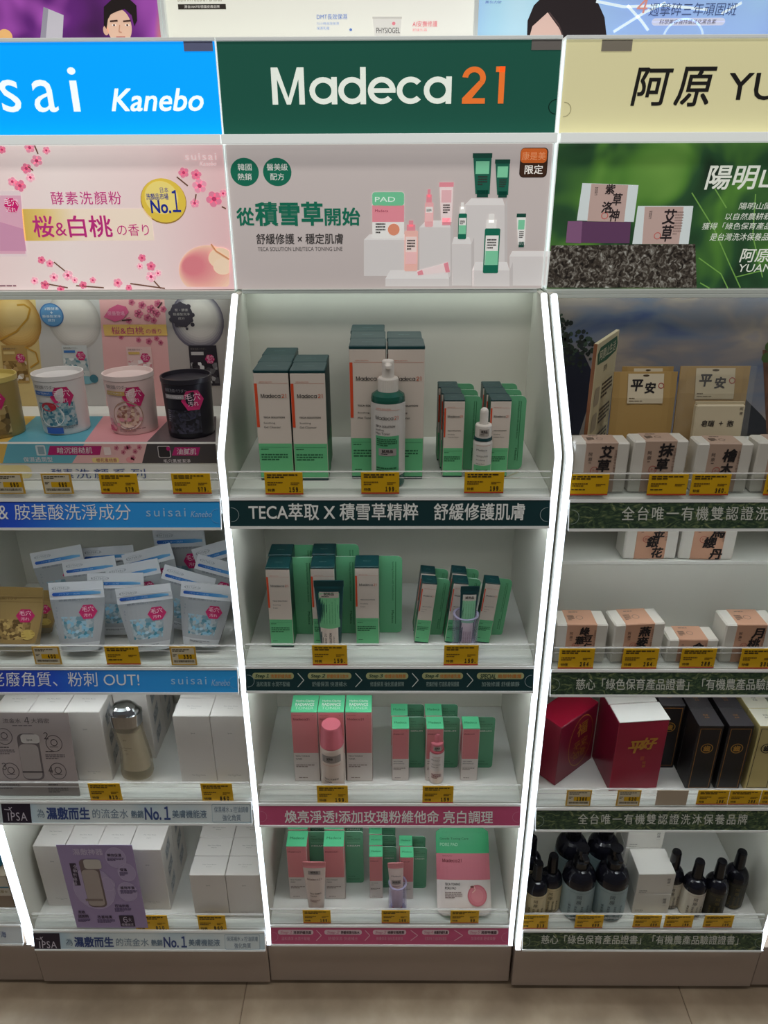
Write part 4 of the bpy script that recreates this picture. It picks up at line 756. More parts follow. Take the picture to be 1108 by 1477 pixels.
p = locfront(561, 586, 1314, ZF[3], .036); p.y = .0265; stand('clear lilac acrylic stand holding the small pink tube', p, .0180, .080); tube('tester_tube', 'small white tube with pink crimp standing in a clear stand', p + Vector((0, 0, .0042)), .031, .014, .124, mat('c6606c', .35), lambda z: mat('dccbc6', .35), mat('dd9096', .35), pt4, lean=-2, roll=-2)
# pad pouch
def padpouch():
    w, h, d = .108, .162, .017; root = thing('pad_pouch', 'flat mint, pink and white pouch with a printed peach, leaning back', 'pouch'); m = MB(); nu, nv = 14, 20; rc = .012
    def xw(v):
        e = 0
        for q in (v, h - v):
            if q < rc: e = max(e, rc - math.sqrt(max(0, rc*rc - (rc-q)**2)))
        return w/2 - e
    th = lambda u, v: .0012 + (d/2)*max(0, 1 - (abs(u)/(w/2))**3)*max(0, 1 - (abs(v - h*.45)/(h*.56))**3)
    P = lambda i, j, s: (xw(h*j/nv)*(2*i/nu - 1), s*th(xw(h*j/nv)*(2*i/nu - 1), h*j/nv), h*j/nv)
    z1, z2 = h*.41, h*.70
    for j in range(nv):
        mm = OFF if (j + .5)/nv < .41 else (mat('d47c8a', .4) if (j + .5)/nv < .70 else mat('46b47c', .4))
        for i in range(nu):
            m.face([P(i, j, -1), P(i+1, j, -1), P(i+1, j+1, -1), P(i, j+1, -1)], mm, True); m.face([P(i, j+1, 1), P(i+1, j+1, 1), P(i+1, j, 1), P(i, j, 1)], mm, True)
        for i, s in ((0, 1), (nu, -1)): m.face([P(i, j, 1), P(i, j, -1), P(i, j+1, -1), P(i, j+1, 1)][::s], mm)
    for j in (0, nv):
        for i in range(nu): m.face([P(i, j, -1), P(i, j, 1), P(i+1, j, 1), P(i+1, j, -1)], mm)
    f = lambda u, v, n=0: Vector((u, -th(u, v) - .0012 - n*LAY, v)); q = mat('124a2a', .5)
    m.text(f, 'Gentle Toning Care', -.046, h*.85, .005, q, 3, w=.058); m.text(f, 'PORE PAD', -.046, h*.785, .0055, mat('9fdcb8', .5), 3, w=.036, bold=.02); m.text(f, 'DERMA SOLUTION', -.042, h*.665, .002, PDK, 3, w=.02); logo(m, f, -.042, h*.60, .0062, PDK, None, .12, 2); m.text(f, 'TECA TONING', -.038, h*.34, .0042, TXT, 3, w=.030, bold=.01); m.text(f, 'PORE PAD', -.038, h*.295, .0042, TXT, 3, w=.022, bold=.01); m.para(f, -.038, h*.265, .034, .012, 4, mat('9a8a86', .5), 3)
    for r_, c in ((.0195, 'c9707a'), (.017, 'd3808a'), (.012, 'd98a92')): m.disc(f, .026, h*.225, r_, mat(c, .4), 3 + (.0195 - r_)*800, k=32)
    m.line(f, [(.020, h*.33), (.022, h*.29), (.016, h*.26)], .0015, mat('e8c0b4', .5), 10); m.disc(f, .016, h*.325, .004, mat('7a4440', .5), 9, .002); m.build('pouch_body', root)
    m = MB(); m.rect(f, -.052, h*.86+.012, .052, h*.86+.0128, mat('4cb480', .4), 4); m.build('tear_strip', root); return root
p = locfront(631, 709, 1323, ZF[3], .012); Kind(padpouch).put('flat mint, pink and white pouch with a printed peach, leaning back', Vector((p.x, .0125, ZF[3] + .0042)), 0, -44)
# scrap of tape on the top shelf
m = MB(); q0, q1, q2 = at_z(727, 690, ZF[0]), at_z(748, 681, ZF[0]), at_z(750, 690, ZF[0])
fz = flat((q0.x, q0.y, ZF[0] + .0006), (1, 0, 0), (0, 1, 0)); m.line(fz, [(0, 0), (q1.x-q0.x, q1.y-q0.y)], .0035, mat('d8cfb8', .5), 0); m.line(fz, [(-.004, .0), (q2.x-q0.x, q2.y-q0.y)], .003, mat('d4cbb4', .5), 1); m.line(fz, [(0, .0), (.006, .003)], .004, mat('cfc6ae', .5), 2)
o = m.build('tape_scrap', None, tuple(q0)); tag(o, 'torn strip of pale tape lying right of the dropper bottle', 'tape')
# ------------------------------------------------------------------ left cabinet: riser, backdrop and tubs
XL0, XL1 = -.7085, -.2495; YR, ZR = .050, ZF[0] + .058
BY = -.03
root = thing('display_riser', 'low printed riser in yellow, blue, pink and black under the round tubs', 'display riser', (-.48, YR, ZF[0])); o = root.location.copy()
m = MB(); m.box(XL0 + .001, XL1 - .001, YR, .2565, ZF[0] + .0006, ZR, mat('dcdcd6', .5), .0006); b = m.build('riser_block', None, tuple(o)); b.location = (0, 0, 0); b.parent = root
def bands(B, y0, y1, cols):
    for a0, a1, b0, b1, c in cols:
        P = [B.p(*k_) for k_ in ((a0, y0), (a1, y0), (b1, y1), (b0, y1))]; B.mb.poly(B.f, [(min(max(u, XL0 + .0025), XL1 - .0025), min(v, .184) if B.V.z else min(v, .2555 - YR)) for u, v in P][::-1], c, 1)
Tp = Board((0, YR, ZR), (1, 0, 0), (0, 1, 0)); c_y, c_b, c_p, c_k = mat('d9b25a', .4), mat('5aa9bd', .4), mat('dd9aa0', .4), mat('5c5356', .4)
bands(Tp, 600.5, 637.5, [(-200, 54, 10, -200, c_y), (54, 152, 124, 10, c_b), (152, 252, 236, 124, c_p), (252, 318, 330, 236, c_k)] if 0 else [(-200, 52, -200, 11, c_y), (52, 149, 11, 122, c_b), (149, 248, 122, 212, c_p), (248, 312, 212, 311, c_k)])
F1 = Board((0, YR - .0004, ZF[0] + .0006), (1, 0, 0), (0, 0, 1)); bands(F1, 640, 668, [(-200, 11, -200, 4, c_y), (11, 122, 4, 104, mat('67aebf', .4)), (122, 212, 104, 205, mat('e3b4b2', .4)), (212, 311, 205, 313, mat('4a4547', .4))])
mg = mat('b3286e', .4); lt = mat('e8dfe2', .5)
F1.poly([(72, 643), (147, 643), (144, 656), (69, 656)], mg, 2); F1.text('暗沉粗糙肌', 82, 645, 133, 654, lt, 3, shear=.15); F1.poly([(252, 645), (289, 645), (286, 657), (248, 657)], mg, 2); F1.text('油膩肌', 255, 646.5, 283, 655.5, lt, 3, shear=.15)
F1.rrect(52, 642, 66, 657, 2, mat('ccd8dc', .5), 2); F1.rrect(55, 644, 64, 655, 1, mat('8aa4ae', .5), 3); F1.rrect(228, 643, 246, 660, 2, mat('cfc8c8', .5), 2); F1.rrect(229, 644, 245, 659, 2, mat('2e2a2c', .5), 3); F1.disc(243, 647, 3, mg, 4); F1.rrect(150, 645, 160, 656, 1, mat('ecd8d4', .5), 2)
F1.text('保濕透潤型', 34, 659, 76, 666, lt, 3); F1.rrect(133, 660, 172, 667, 3, mat('ead28c', .5), 2); F1.text('櫻花蜜桃香', 139, 661, 169, 666, mat('b0506a', .5), 3); F1.text('毛穴黑炭潔淨', 236, 662, 275, 667.5, lt, 3)
for x, y in ((168, 646), (178, 652), (186, 645), (195, 651), (201, 645), (192, 660), (182, 646)): F1.e = 0; blossom(F1, x, y, 4, 'd98a98', 'b9406a', 2)
F1.disc(188, 663, 6, mat('e59aa0', .4), 2, 4)
F1.text('酵素', 75, 676, 106, 690, NAVY, 2); F1.text('洗顏系列', 109, 676, 210, 690, NAVY, 2, space=1.3); F1.rrect(-20, 671, 46, 690, 9, mat('e6d79e', .5), 1)
mm = MB(); 
for q in (Tp, F1):
    b0 = len(mm.v); mm.v += q.mb.v; mm.f += [tuple(b0 + j for j in f) for f in q.mb.f]; mm.m += [mm.mi(q.mb.mats[k]) for k in q.mb.m]; mm.sm += q.mb.sm
b = mm.build('riser_print', None, tuple(o)); b.location = (0, 0, 0); b.parent = root
# printed backdrop standing behind the tubs
B = Board((0, .2582, ZR + .001)); B.e = 0
cy2, cg2, cp2, ck2 = mat('c9b27a', .45), mat('b9b6b4', .45), mat('d7a3a2', .45), mat('a7a09c', .45)
bands(B, 430, 601, [(-260, 51, -260, 66, cy2), (51, 143, 66, 155, cg2), (143, 237, 155, 250, cp2), (237, 332, 250, 316, ck2)])
for x, c, sh in ((21, 'c79f58', 'a67c3c'), (107, 'cbc5c0', 'aaa49f'), (285, 'b3adab', '5d5866')):
    for q in range(12): t = q/11; B.disc(x + 3*t, 462 - 10*t, 38 - 24*t, mat(mixh(mixh(sh, c, min(1, t*2.2)), 'd9d3cc' if sh != 'a67c3c' else 'd8ba80', t), .45), 2 + .3*q, 42 - 28*t)
B.line([(0, 490), (24, 478), (40, 460), (44, 445), (35, 439), (25, 440)], 2.5, mat('b98a34', .3), 6); B.line([(36, 500), (52, 508), (56, 522), (44, 530)], 2, mat('b98a34', .3), 6)
B.disc(75, 454, 17, mat('3f6ea6', .4), 6); B.disc(75, 454, 15.5, mat('5f92c0', .4), 7); 
for k, s_ in enumerate(['2種酵素', '+', '胺基酸潔淨', '成分']): B.text(s_, 75 - (2 if s_ == '+' else 2.6*len(s_)), 445 + k*5.5 - 2, 75 + (2 if s_ == '+' else 2.6*len(s_)), 449 + k*5.5 - 2, mat('e6eef6', .5), 9)
B.poly([(150, 457), (158, 445), (170, 439), (182, 442), (186, 450), (178, 460), (166, 464)], mat('c7587f', .4), 6); B.text('限量登場', 156, 449, 180, 455, mat('e0a6ba', .5), 7)
B.rect(150, 468, 241, 484, mat('d9b264', .4), 5); B.text('桜&白桃', 161, 471, 208, 482, mat('b23a6c', .5), 7); B.text('の香り', 211, 474, 233, 481, mat('b23a6c', .5), 7)
for x, y, r in ((190, 436, 5), (205, 440, 6), (218, 446, 7), (228, 438, 6), (200, 452, 7), (213, 458, 6), (226, 452, 6), (186, 462, 5), (236, 446, 5), (215, 492, 5), (226, 488, 4), (200, 490, 4), (175, 486, 4), (232, 494, 4), (222, 462, 5)): blossom(B, x, y, r, 'c66a82', 'a2335c', 4)
B.line([(176, 462), (190, 461)], 2, mat('4a3030', .5), 5); B.line([(228, 444), (234, 436)], 2, mat('4a3030', .5), 5)
B.disc(262, 454, 16.5, mat('3f3a44', .5), 6, 17.5); [B.disc(262 + 16*math.cos(a), 454 + 16*math.sin(a), 3.2, mat('3f3a44', .5), 6.2) for a in (0, .5, 1.2, 2, 2.7, 3.3, 4, 4.6, 5.4)]; B.disc(278, 468, 3, mat('3f3a44', .5), 6); B.disc(270, 474, 2, mat('3f3a44', .5), 6)
for k, s_ in enumerate(['炭・酵素', '胺基酸洗淨', '成分']): B.text(s_, 262 - 2.4*len(s_), 445 + k*6, 262 + 2.4*len(s_), 449 + k*6, mat('b9b4b0', .5), 8)
def minipouch(x, y, w, h, c, c2, bar):
    B.poly([(x, y), (x + w, y), (x + w*1.15, y + h), (x + w*.12, y + h)], mat(c, .4), 5); B.poly([(x + w*.08, y + h*.42), (x + w*1.02, y + h*.42), (x + w*1.12, y + h*.94), (x + w*.18, y + h*.94)], ramp_mat('granule_' + c2, 'voronoi', [(.2, c2), (.6, c), (.9, 'e0e0e0')], 0, 160), 6)
    B.rect(x + w*.1, y + h*.16, x + w*.55, y + h*.24, mat(bar, .4), 7); B.mb.disc(B.f, *B.p(x + w*.78, y + h*.34), .0085, mat('b92866', .4), 8, k=6); B.text('毛穴', x + w*.66, y + h*.24, x + w*.92, y + h*.36, mat('e6c6d4', .5), 9); B.text('汚れ', x + w*.68, y + h*.37, x + w*.9, y + h*.44, mat('e6c6d4', .5), 9); B.text('酵素洗顔パウダー', x + w*.08, y + h*.06, x + w*.65, y + h*.12, mat('6a6460', .5), 7)
minipouch(2, 498, 36, 54, 'a98a52', '6f5428', 'c9b27a'); minipouch(89, 498, 36, 44, 'bcc0c0', '4f7c8a', '3d6fae'); minipouch(182, 500, 36, 46, 'd6b4b0', 'c48088', 'c9a860'); minipouch(272, 498, 40, 58, '2c2830', '15131a', 'b8b4b4')
B.disc(124, 548, 12, mat('78a6b2', .3), 5, 6); B.disc(136, 546, 6, mat('3f6f7e', .3), 6)
m_ = B.mb; m_.rect(B.f, XL0 + .002, 0, XL1 - .002, .184, mat('c4beb8', .5), 0); m_.v = [(max(x, XL0 + .003), y, min(z, 1.3565)) for x, y, z in m_.v]; root = m_.build('backdrop_card', None, (-.48, .2585, ZR)); tag(root, 'printed backdrop of foam and pouches behind the round tubs', 'display card')
def tub(label, loc, r, h, bodym, lidm, barm, hexm, txtm, paint):
    root = thing('powder_tub', label, 'tub', loc, 0, 'round powder tubs on the riser'); m = MB(); rt = r*1.03
    m.lathe([(0, 0), (r*.95, 0), (r*.97, .003), (rt, h - .008), (rt, h - .007)], bodym, 40); f = cyl(rt + .0004)
    m.text(f, '酵素洗顔パウダー', -.027, h*.80, .0055, txtm, 2, w=.036); m.rect(f, -.028, h*.69, .004, h*.76, barm, 2, 10); m.text(f, 'トライアルセット', -.024, h*.705, .0035, mat('e6e6ea', .5), 3, w=.024)
    m.disc(f, .0165, h*.66, .0172, hexm, 3, k=6); m.text(f, '毛穴', .0165, h*.66, .0112, mat('f0d6e2', .5), 5, w=.0225, al='c'); m.text(f, '汚れ', .0165, h*.565, .0072, mat('f0d6e2', .5), 5, w=.015, al='c'); paint(m, f, h); m.build('tub_body', root)
    m = MB(); m.lathe([(rt, h - .008), (rt + .0009, h - .007), (rt + .0009, h), (rt - .0012, h), (rt - .002, h - .006), (0, h - .0065)], lidm, 40); m.build('lid', root); return root
def tubpos(px0, px1, py, r): p = at_z((px0+px1)/2, py, ZR); return Vector((p.x, p.y + r*.95, ZR + .0008))
def pw(m, f, h):
    gm = ramp_mat('granule_white', 'voronoi', [(.2, '2f6f86'), (.5, '7fa6ae'), (.75, 'b9c2c2'), (.95, '8fb8c4')], 0, 260); m.rect(f, -.024, h*.16, .033, h*.56, gm, 1, 14); m.disc(f, -.004, h*.34, .019, mat('dfe0de', .4), 2, .017); m.disc(f, -.006, h*.50, .012, mat('b53040', .4), 3, .007); m.rect(f, -.016, .003, .010, h*.14, mat('3c62b4', .4), 3, 6); m.para(f, .012, h*.16, .02, .005, 2, mat('7a7d80', .5), 3)
def pp(m, f, h):
    m.disc(f, .004, h*.34, .022, mat('e6c9c4', .4), 1); m.ring(f, .004, h*.34, .023, .0012, mat('b08a76', .4), 2); gm = ramp_mat('granule_pink', 'voronoi', [(.2, '9a6a5c'), (.5, 'c9a6a4'), (.75, 'd9c1a4'), (.95, 'b58a9c')], 0, 240); m.disc(f, .004, h*.33, .018, gm, 2); m.rect(f, -.033, .006, -.018, h*.16, mat('c65a7c', .4), 2, 5); m.para(f, -.012, h*.12, .04, .006, 2, mat('9a7c7c', .5), 3)
    for q in range(9): m.disc(f, random.uniform(-.03, .034), random.uniform(.01, h*.3), .003, mat('d9949f', .4), 3)
def pb(m, f, h):
    gm = ramp_mat('granule_black', 'voronoi', [(.2, '15141c'), (.6, '2c2b38'), (.95, '454458')], 0, 220); m.rect(f, -.026, h*.10, .026, h*.5, gm, 1, 12); m.disc(f, .006, h*.40, .013, mat('34344a', .4), 2, .006); m.para(f, -.026, h*.5, .005, .02, 6, mat('8a8a94', .5), 2)
def pg(m, f, h): m.rect(f, -.03, h*.08, .034, h*.55, ramp_mat('granule_gold', 'voronoi', [(.2, '4d3a1c'), (.5, '8f7440'), (.9, 'cdb47c')], 0, 110), 1, 12)
HX = mat('c22a68', .4); wt = mat('d9d8d6', .35)
r = .0362; hh = .0915
tub('round white powder tub with blue granules, pink hexagon badge', tubpos(49, 121, 628, r), r, hh, wt, mat('dedcda', .35), mat('3a6cae', .4), HX, mat('5a5a5e', .5), pw)
tub('round pale pink powder tub with a gold ringed window', tubpos(150, 222, 628, r), r, hh, mat('e3c8c4', .35), mat('e6d4d0', .35), mat('c0a060', .4), HX, mat('5a5a5e', .5), pp)
tub('round black powder tub with pink hexagon badge', tubpos(235, 304, 634, r), r, hh, mat('1f1d27', .3), mat('2b2830', .3), mat('a8a4a6', .4), HX, mat('8a8890', .5), pb)
tub('round gold powder tub cut off at the left photo edge', tubpos(-48, 23, 634, r), r, hh, mat('a08950', .3), mat('c8b568', .3), mat('caa85a', .4), HX, mat('5a4a2a', .5), pg)
# ------------------------------------------------------------------ pouches on the second shelf
def pouch(gold):
    def fn():
        w, h, d = .088, .126, .034; root = thing('powder_pouch', '', 'pouch', (0, 0, 0), 0, 'stand-up powder pouches'); nu, nv = 12, 16
        th = lambda u, v: .0010 + (d/2)*max(0, 1 - v/(h*.80))**.8*max(0, 1 - (abs(u)/(w*.5))**2.6)
        wv = lambda v: (w/2)*(1 - .34*max(0, 1 - v/(h*.75))**1.3)
        P = lambda i, j, s: (wv(h*j/nv)*(2*i/nu - 1), s*th(wv(h*j/nv)*(2*i/nu - 1)*.98, h*j/nv), h*j/nv)
        bag = mat('a18857', .3) if gold else mat('a4a9ad', .25); top = mat('9c8250', .35) if gold else mat('d9dde2', .35)
        win = ramp_mat('granules_in_' + ('gold' if gold else 'white'), 'voronoi', [(.2, '5c4722'), (.5, '8f7546'), (.85, 'c2a868')] if gold else [(.15, '3f8296'), (.35, '8d9ca2'), (.6, 'a9b4b8'), (.85, '74b4d0'), (1, 'd0d6d8')], 0, 190)
        m = MB()
        for j in range(nv):
            for i in range(nu):
                v = (j + .5)/nv; u = abs((i + .5)/nu*2 - 1); mm = top if v > .76 else (win if u < .74 and .17 < v < .47 else (bag if v > .14 else mat('8d8672' if gold else 'bcc2c6', .3)))
                m.face([P(i, j, -1), P(i+1, j, -1), P(i+1, j+1, -1), P(i, j+1, -1)], mm, True); m.face([P(i, j+1, 1), P(i+1, j+1, 1), P(i+1, j, 1), P(i, j, 1)], bag, True)
            for i, s in ((0, 1), (nu, -1)): m.face([P(i, j, 1), P(i, j, -1), P(i, j+1, -1), P(i, j+1, 1)][::s], bag)
        for j in (0, nv):
            for i in range(nu): m.face([P(i, j, -1), P(i, j, 1), P(i+1, j, 1), P(i+1, j, -1)], bag)
        f = lambda u, v, n=0: Vector((u, -th(u, v) - .0003 - n*LAY, v)); x0 = -w*.46
        m.disc(f, w*.20, h*.56, .0145, mat('c02866', .4), 3, k=6); m.text(f, '毛穴', w*.20, h*.565, .0095, mat('f0d6e2', .5), 5, w=.018, al='c'); m.text(f, '汚れ', w*.20, h*.49, .006, mat('f0d6e2', .5), 5, w=.013, al='c')
        if gold: m.text(f, '酵素洗顔パウダー', x0, h*.80, .004, mat('6b542a', .5), 3, w=.05); m.rect(f, x0, h*.77, -x0, h*.774, mat('7d6638', .4), 3, 6); m.disc(f, .022, h*.27, .010, mat('c8b060', .4), 4); [m.line(f, [(.022 - .009, h*.27 + q), (.022 + .009, h*.27 + q)], .001, mat('8a6c2c', .4), 5) for q in (-.005, 0, .005)]
        else:
            bl = ramp_mat('blue_brush', 'grad', [(0, '2456b8'), (.55, '3f8fd8'), (1, '7cc0ea')], 0, axis=0, lo=-.04, hi=.04); m.poly(f, [(x0 + .003, h*.80), (x0 + .001, h*.825), (x0 + .003, h*.85), (w*.3, h*.855), (w*.44, h*.84), (w*.44, h*.81), (w*.25, h*.80)], bl, 3)
            m.text(f, 'パウダー洗顔', x0 + .012, h*.81, .0035, mat('a8cdf0', .5), 4, w=.034); m.ring(f, x0 + .0165, h*.915, .014, .0006, mat('5f6a78', .5), 3, rv=.004); m.text(f, 'トライアルセット', x0 + .004, h*.895, .0046, mat('5f6a78', .5), 3, w=.025); m.text(f, '酵素洗顔パウダー', x0 + .012, h*.72, .0042, mat('6d7680', .5), 3, w=.055)
        for q in range(4): m.text(f, 'suisai'[q], x0 + .006, h*(.62 - .045*q), .003, mat('7c858e', .5), 3)
        m.para(f, -.018, h*.10, .034, .004, 2, mat('7c8084', .5), 3); m.build('pouch_body', root)
        m = MB(); m.box(-w*.49, w*.49, -.0016, .0016, h*.845 if gold else h*.868, h*.855 if gold else h*.876, top, .0006); m.build('zip_seal', root); return root
    return Kind(fn)
PWH, PGD = pouch(False), pouch(True)
def putp(K, label, xl, yl, xr, yr, fy, lean, z=ZF[1], yaw=0):
    """top edge seen from (xl,yl) to (xr,yr) in the photo; it stands at depth fy and leans back"""
    H = .126; c, s_ = math.cos(R(lean)), math.sin(R(lean)); hh = H
    for _ in range(12):                                    # its height follows from standing on the shelf
        ty = fy + hh*s_; a, b = at_y(xl, yl, ty), at_y(xr, yr, ty); roll = math.degrees(math.atan2(b.z - a.z, b.x - a.x)); mid = (a + b)/2; w = (b - a).length
        hh = (mid.z - z - .0012 - (.006 if fy < .06 else .003) - w*.40*abs(math.sin(R(roll))))/(c*math.cos(R(roll)))
    foot = Vector((mid.x - hh*c*math.sin(R(roll))*-1, mid.y - hh*s_, mid.z - hh*c*math.cos(R(roll))))
    r = K.put(label, foot, yaw, -lean, -roll); sx = min(1.1, max(.88, w/.088)); r.scale = (sx, 1 if fy < .06 else .42, hh/H); return r
for lab, xl, yl, xr, yr, fy, ln in (
    ('white powder pouch at the front, second of the front row after the gold one', 69.5, 841, 148.5, 837, .026, 16),
    ('white powder pouch at the front, tilted, between the other two white front pouches', 166, 850, 246, 841, .024, 16),
    ('white powder pouch at the front, nearest the strip light', 262, 838, 335, 846, .037, 15),
    ('white powder pouch farthest back at the left, tilted upward', 41, 799, 118.5, 785, .146, 16),
    ('white powder pouch in the upper left pile, below the farthest tilted one', 87, 811, 167, 801, .122, 16),
    ('white powder pouch farthest back in the middle of the pile', 115, 791, 193, 786, .168, 14),
    ('white powder pouch right behind the first white front pouch, level top', 125, 827, 207, 826, .076, 16),
    ('white powder pouch in the middle of the pile, top sloping up to the right', 150, 820, 228, 805, .099, 16),
    ('white powder pouch at the back, steeply tilted, right of the middle', 175, 801, 245, 783, .132, 16),
    ('white powder pouch standing highest, close under the shelf above', 219.5, 764, 294, 761, .185, 6),
    ('white powder pouch sloping down to the right, behind the right front pouch', 238, 814, 312, 835, .080, 16),
    ('white powder pouch at the back right, top edge rising beside the strip light', 276, 793, 338, 775, .145, 16),
    ('white powder pouch at the back right, top edge falling beside the strip light', 286, 799, 352, 817, .112, 16)): putp(PWH, lab, xl, yl, xr, yr, fy, ln)
putp(PGD, 'gold powder pouch at the front left, beside the white ones', -18, 846, 62, 848, .026, 16); putp(PGD, 'gold powder pouch peeking out behind the front gold pouch', 8, 850, 84, 852, .080, 16)
# ------------------------------------------------------------------ white cartons of the lower left shelves
CW = mat('dcd8d3', .4); GT = mat('8f8c8a', .6); FOIL = ramp_mat('lattice_print', 'voronoi', [(.2, '8a8f94'), (.5, 'b4b8bc'), (.9, '6e747a')], 0, 220, rough=.3)
def lotion(w, d, h, lattice=False):
    def fn():
        root = thing('lotion_carton', '', 'carton', (0, 0, 0), 0, 'plain white lotion cartons'); f, t, r, l = faces(w, d, h); m = MB(); m.box(-w/2, w/2, -d/2, d/2, 0, h - .0004, CW, .0008)
        m.text(f, 'ipsa', w/2, h*.74, .0045, GT, 2, al='c'); m.text(f, 'The Time Reset', w*.5, h*.13, .0022, GT, 2, w=w*.38, al='c'); m.text(f, 'Aqua', w*.5, h*.105, .0022, GT, 2, al='c')
        if lattice:
            for q in range(3): m.poly(r, [(d*.3, h*(.12 + .28*q)), (d*.72, h*(.2 + .28*q)), (d*.72, h*(.36 + .28*q)), (d*.3, h*(.28 + .28*q))], FOIL, 1)
        m.build('carton_body', root)
        m = MB(); m.box(-w/2 + .0004, w/2 - .0004, -d/2 + .0004, d/2 - .0004, h - .0003, h, CW, .0001); m.text(t, 'The Time Reset', w/2, d*.52, .0022, GT, 2, w=w*.4, al='c'); m.text(t, 'Aqua', w/2, d*.4, .0022, GT, 2, w=w*.16, al='c'); m.build('lid', root); return root
    return Kind(fn)
A = lotion(.0622, .066, .158, True); s3, s4 = ZB['left'][2], ZB['left'][3]
def xat(px, py, z): return at_z(px, py, z).x
xs = -.5420
for q, nm in enumerate(['immediately left of the bottle', 'right half of the pair behind the grey leaflet', 'left half of the pair behind the grey leaflet']):
    for rr in range(2): A.put('white lotion carton %s, %s row' % (nm, ['front', 'rear'][rr]), Vector((xs - .0632*q, .037 + .034 + rr*.067, s3)))
A.put('white lotion carton directly behind the amber bottle, lattice print on its side', Vector((xs + .064, .128, s3)), 0); A.put('white lotion carton farthest back behind the amber bottle', Vector((xs + .0645, .196, s3)), 0)
E3 = lotion(.0648, .048, .156)
for q, nm in enumerate(['left', 'right']):
    for rr in range(3): E3.put('white lotion carton right of the amber bottle, %s of the %s column' % (['front', 'middle', 'rear'][rr], nm), Vector((-.3478 + .0655*q, .030 + .024 + rr*.049, s3)))
A4 = lotion(.0625, .066, .168, True); xs = -.4752
for q, nm in enumerate(['just right of the purple leaflet', 'behind the right side of the purple leaflet', 'behind the left side of the purple leaflet']):
    for rr in range(2): A4.put('white lotion carton %s, %s row' % (nm, ['front', 'rear'][rr]), Vector((xs - .0635*q, .034 + .034 + rr*.067, s4)))
A4.put('white lotion carton at the far left end of the lowest shelf, set back', Vector((xs - .0636*3, .036 + .040, s4))); A4.put('white lotion carton behind the far left one on the lowest shelf', Vector((xs - .0636*3 - .001, .036 + .110, s4)))
E4 = lotion(.0695, .044, .120)
for q, nm in enumerate(['left', 'right']):
    for rr in range(4): E4.put('short white lotion carton on the lowest shelf, %s of the %s column' % (['front', 'second', 'third', 'rearmost'][rr], nm), Vector((-.3555 + .0705*q, .018 + .022 + rr*.0455, s4)))
# leaflets in front of the cartons
def leaflet(label, B_, x0, y0, x1, y1, m0, paint):
    B_.rect(x0, y0, x1, y1, m0, 0); paint(B_); mb = B_.mb; u0, v0, u1, v1 = B_.bb(x0, y0, x1, y1); mb.mesh([B_.f(u, v, n) for n in (-2.2, -.2) for u, v in ((u0, v0), (u1, v0), (u1, v1), (u0, v1))], [(3, 2, 1, 0), (4, 5, 6, 7), (0, 1, 5, 4), (1, 2, 6, 5), (2, 3, 7, 6), (3, 0, 4, 7)], m0)
    o = mb.build('leaflet', None, tuple(B_.f((u0+u1)/2, v0))); return tag(o, label, 'leaflet', 'leaflets before the white cartons')
tl = R(7)
def lf1(B):
    k = mat('4a4448', .5); g2 = mat('6f676a', .5); B.text('流金水', 4, 1036, 30, 1043, k, 2); B.text('4', 35, 1034, 42, 1044, k, 2); B.text('大揭密', 45, 1036, 71, 1043, k, 2); B.para(18, 1046, 62, 1048, 1, g2, 2)
    B.rrect(29, 1058, 60, 1125, 9, g2, 2); B.rrect(30.5, 1073, 58.5, 1123, 8, mat('a39b98', .4), 3); B.rrect(30, 1059, 57, 1072, 5, mat('c4bfbb', .3), 3); B.rect(33, 1112, 63, 1114, k, 4); B.text('ipsa', 39, 1065, 47, 1069, k, 5)
    for n_, x, y, tx, ty in (('2', 78, 1072, 63, 1056), ('3', 16, 1112, 3, 1100), ('4', 84, 1112, 70, 1105), ('1', 6, 1062, -8, 1050)): B.ring(x, y, 12, 1, mat('5f575a', .5), 2); B.text(n_, tx, ty, tx + 6.5, ty + 10, k, 3); B.ring(x, y - 1, 5, 1, k, 2); B.line([(x - 6, y + 5), (x + 6, y + 5)], 1, k, 2)
    for x, y, w_, n_ in ((66, 1083, 26, 1), (66, 1088, 28, 3), (0, 1077, 26, 1), (0, 1081, 22, 3), (0, 1126, 32, 1), (0, 1131, 30, 3), (70, 1131, 24, 1), (70, 1136, 29, 3)): B.para(x, y, x + w_, y + 2.6*n_, n_, k if n_ == 1 else g2, 2)
leaflet('grey leaflet with four numbered sketches around a printed bottle', Board((0, .0042, s3 + .001), (1, 0, 0), (0, math.sin(tl), math.cos(tl))), -12, 1028, 107, 1147.5, mat('a89d9b', .45), lf1)
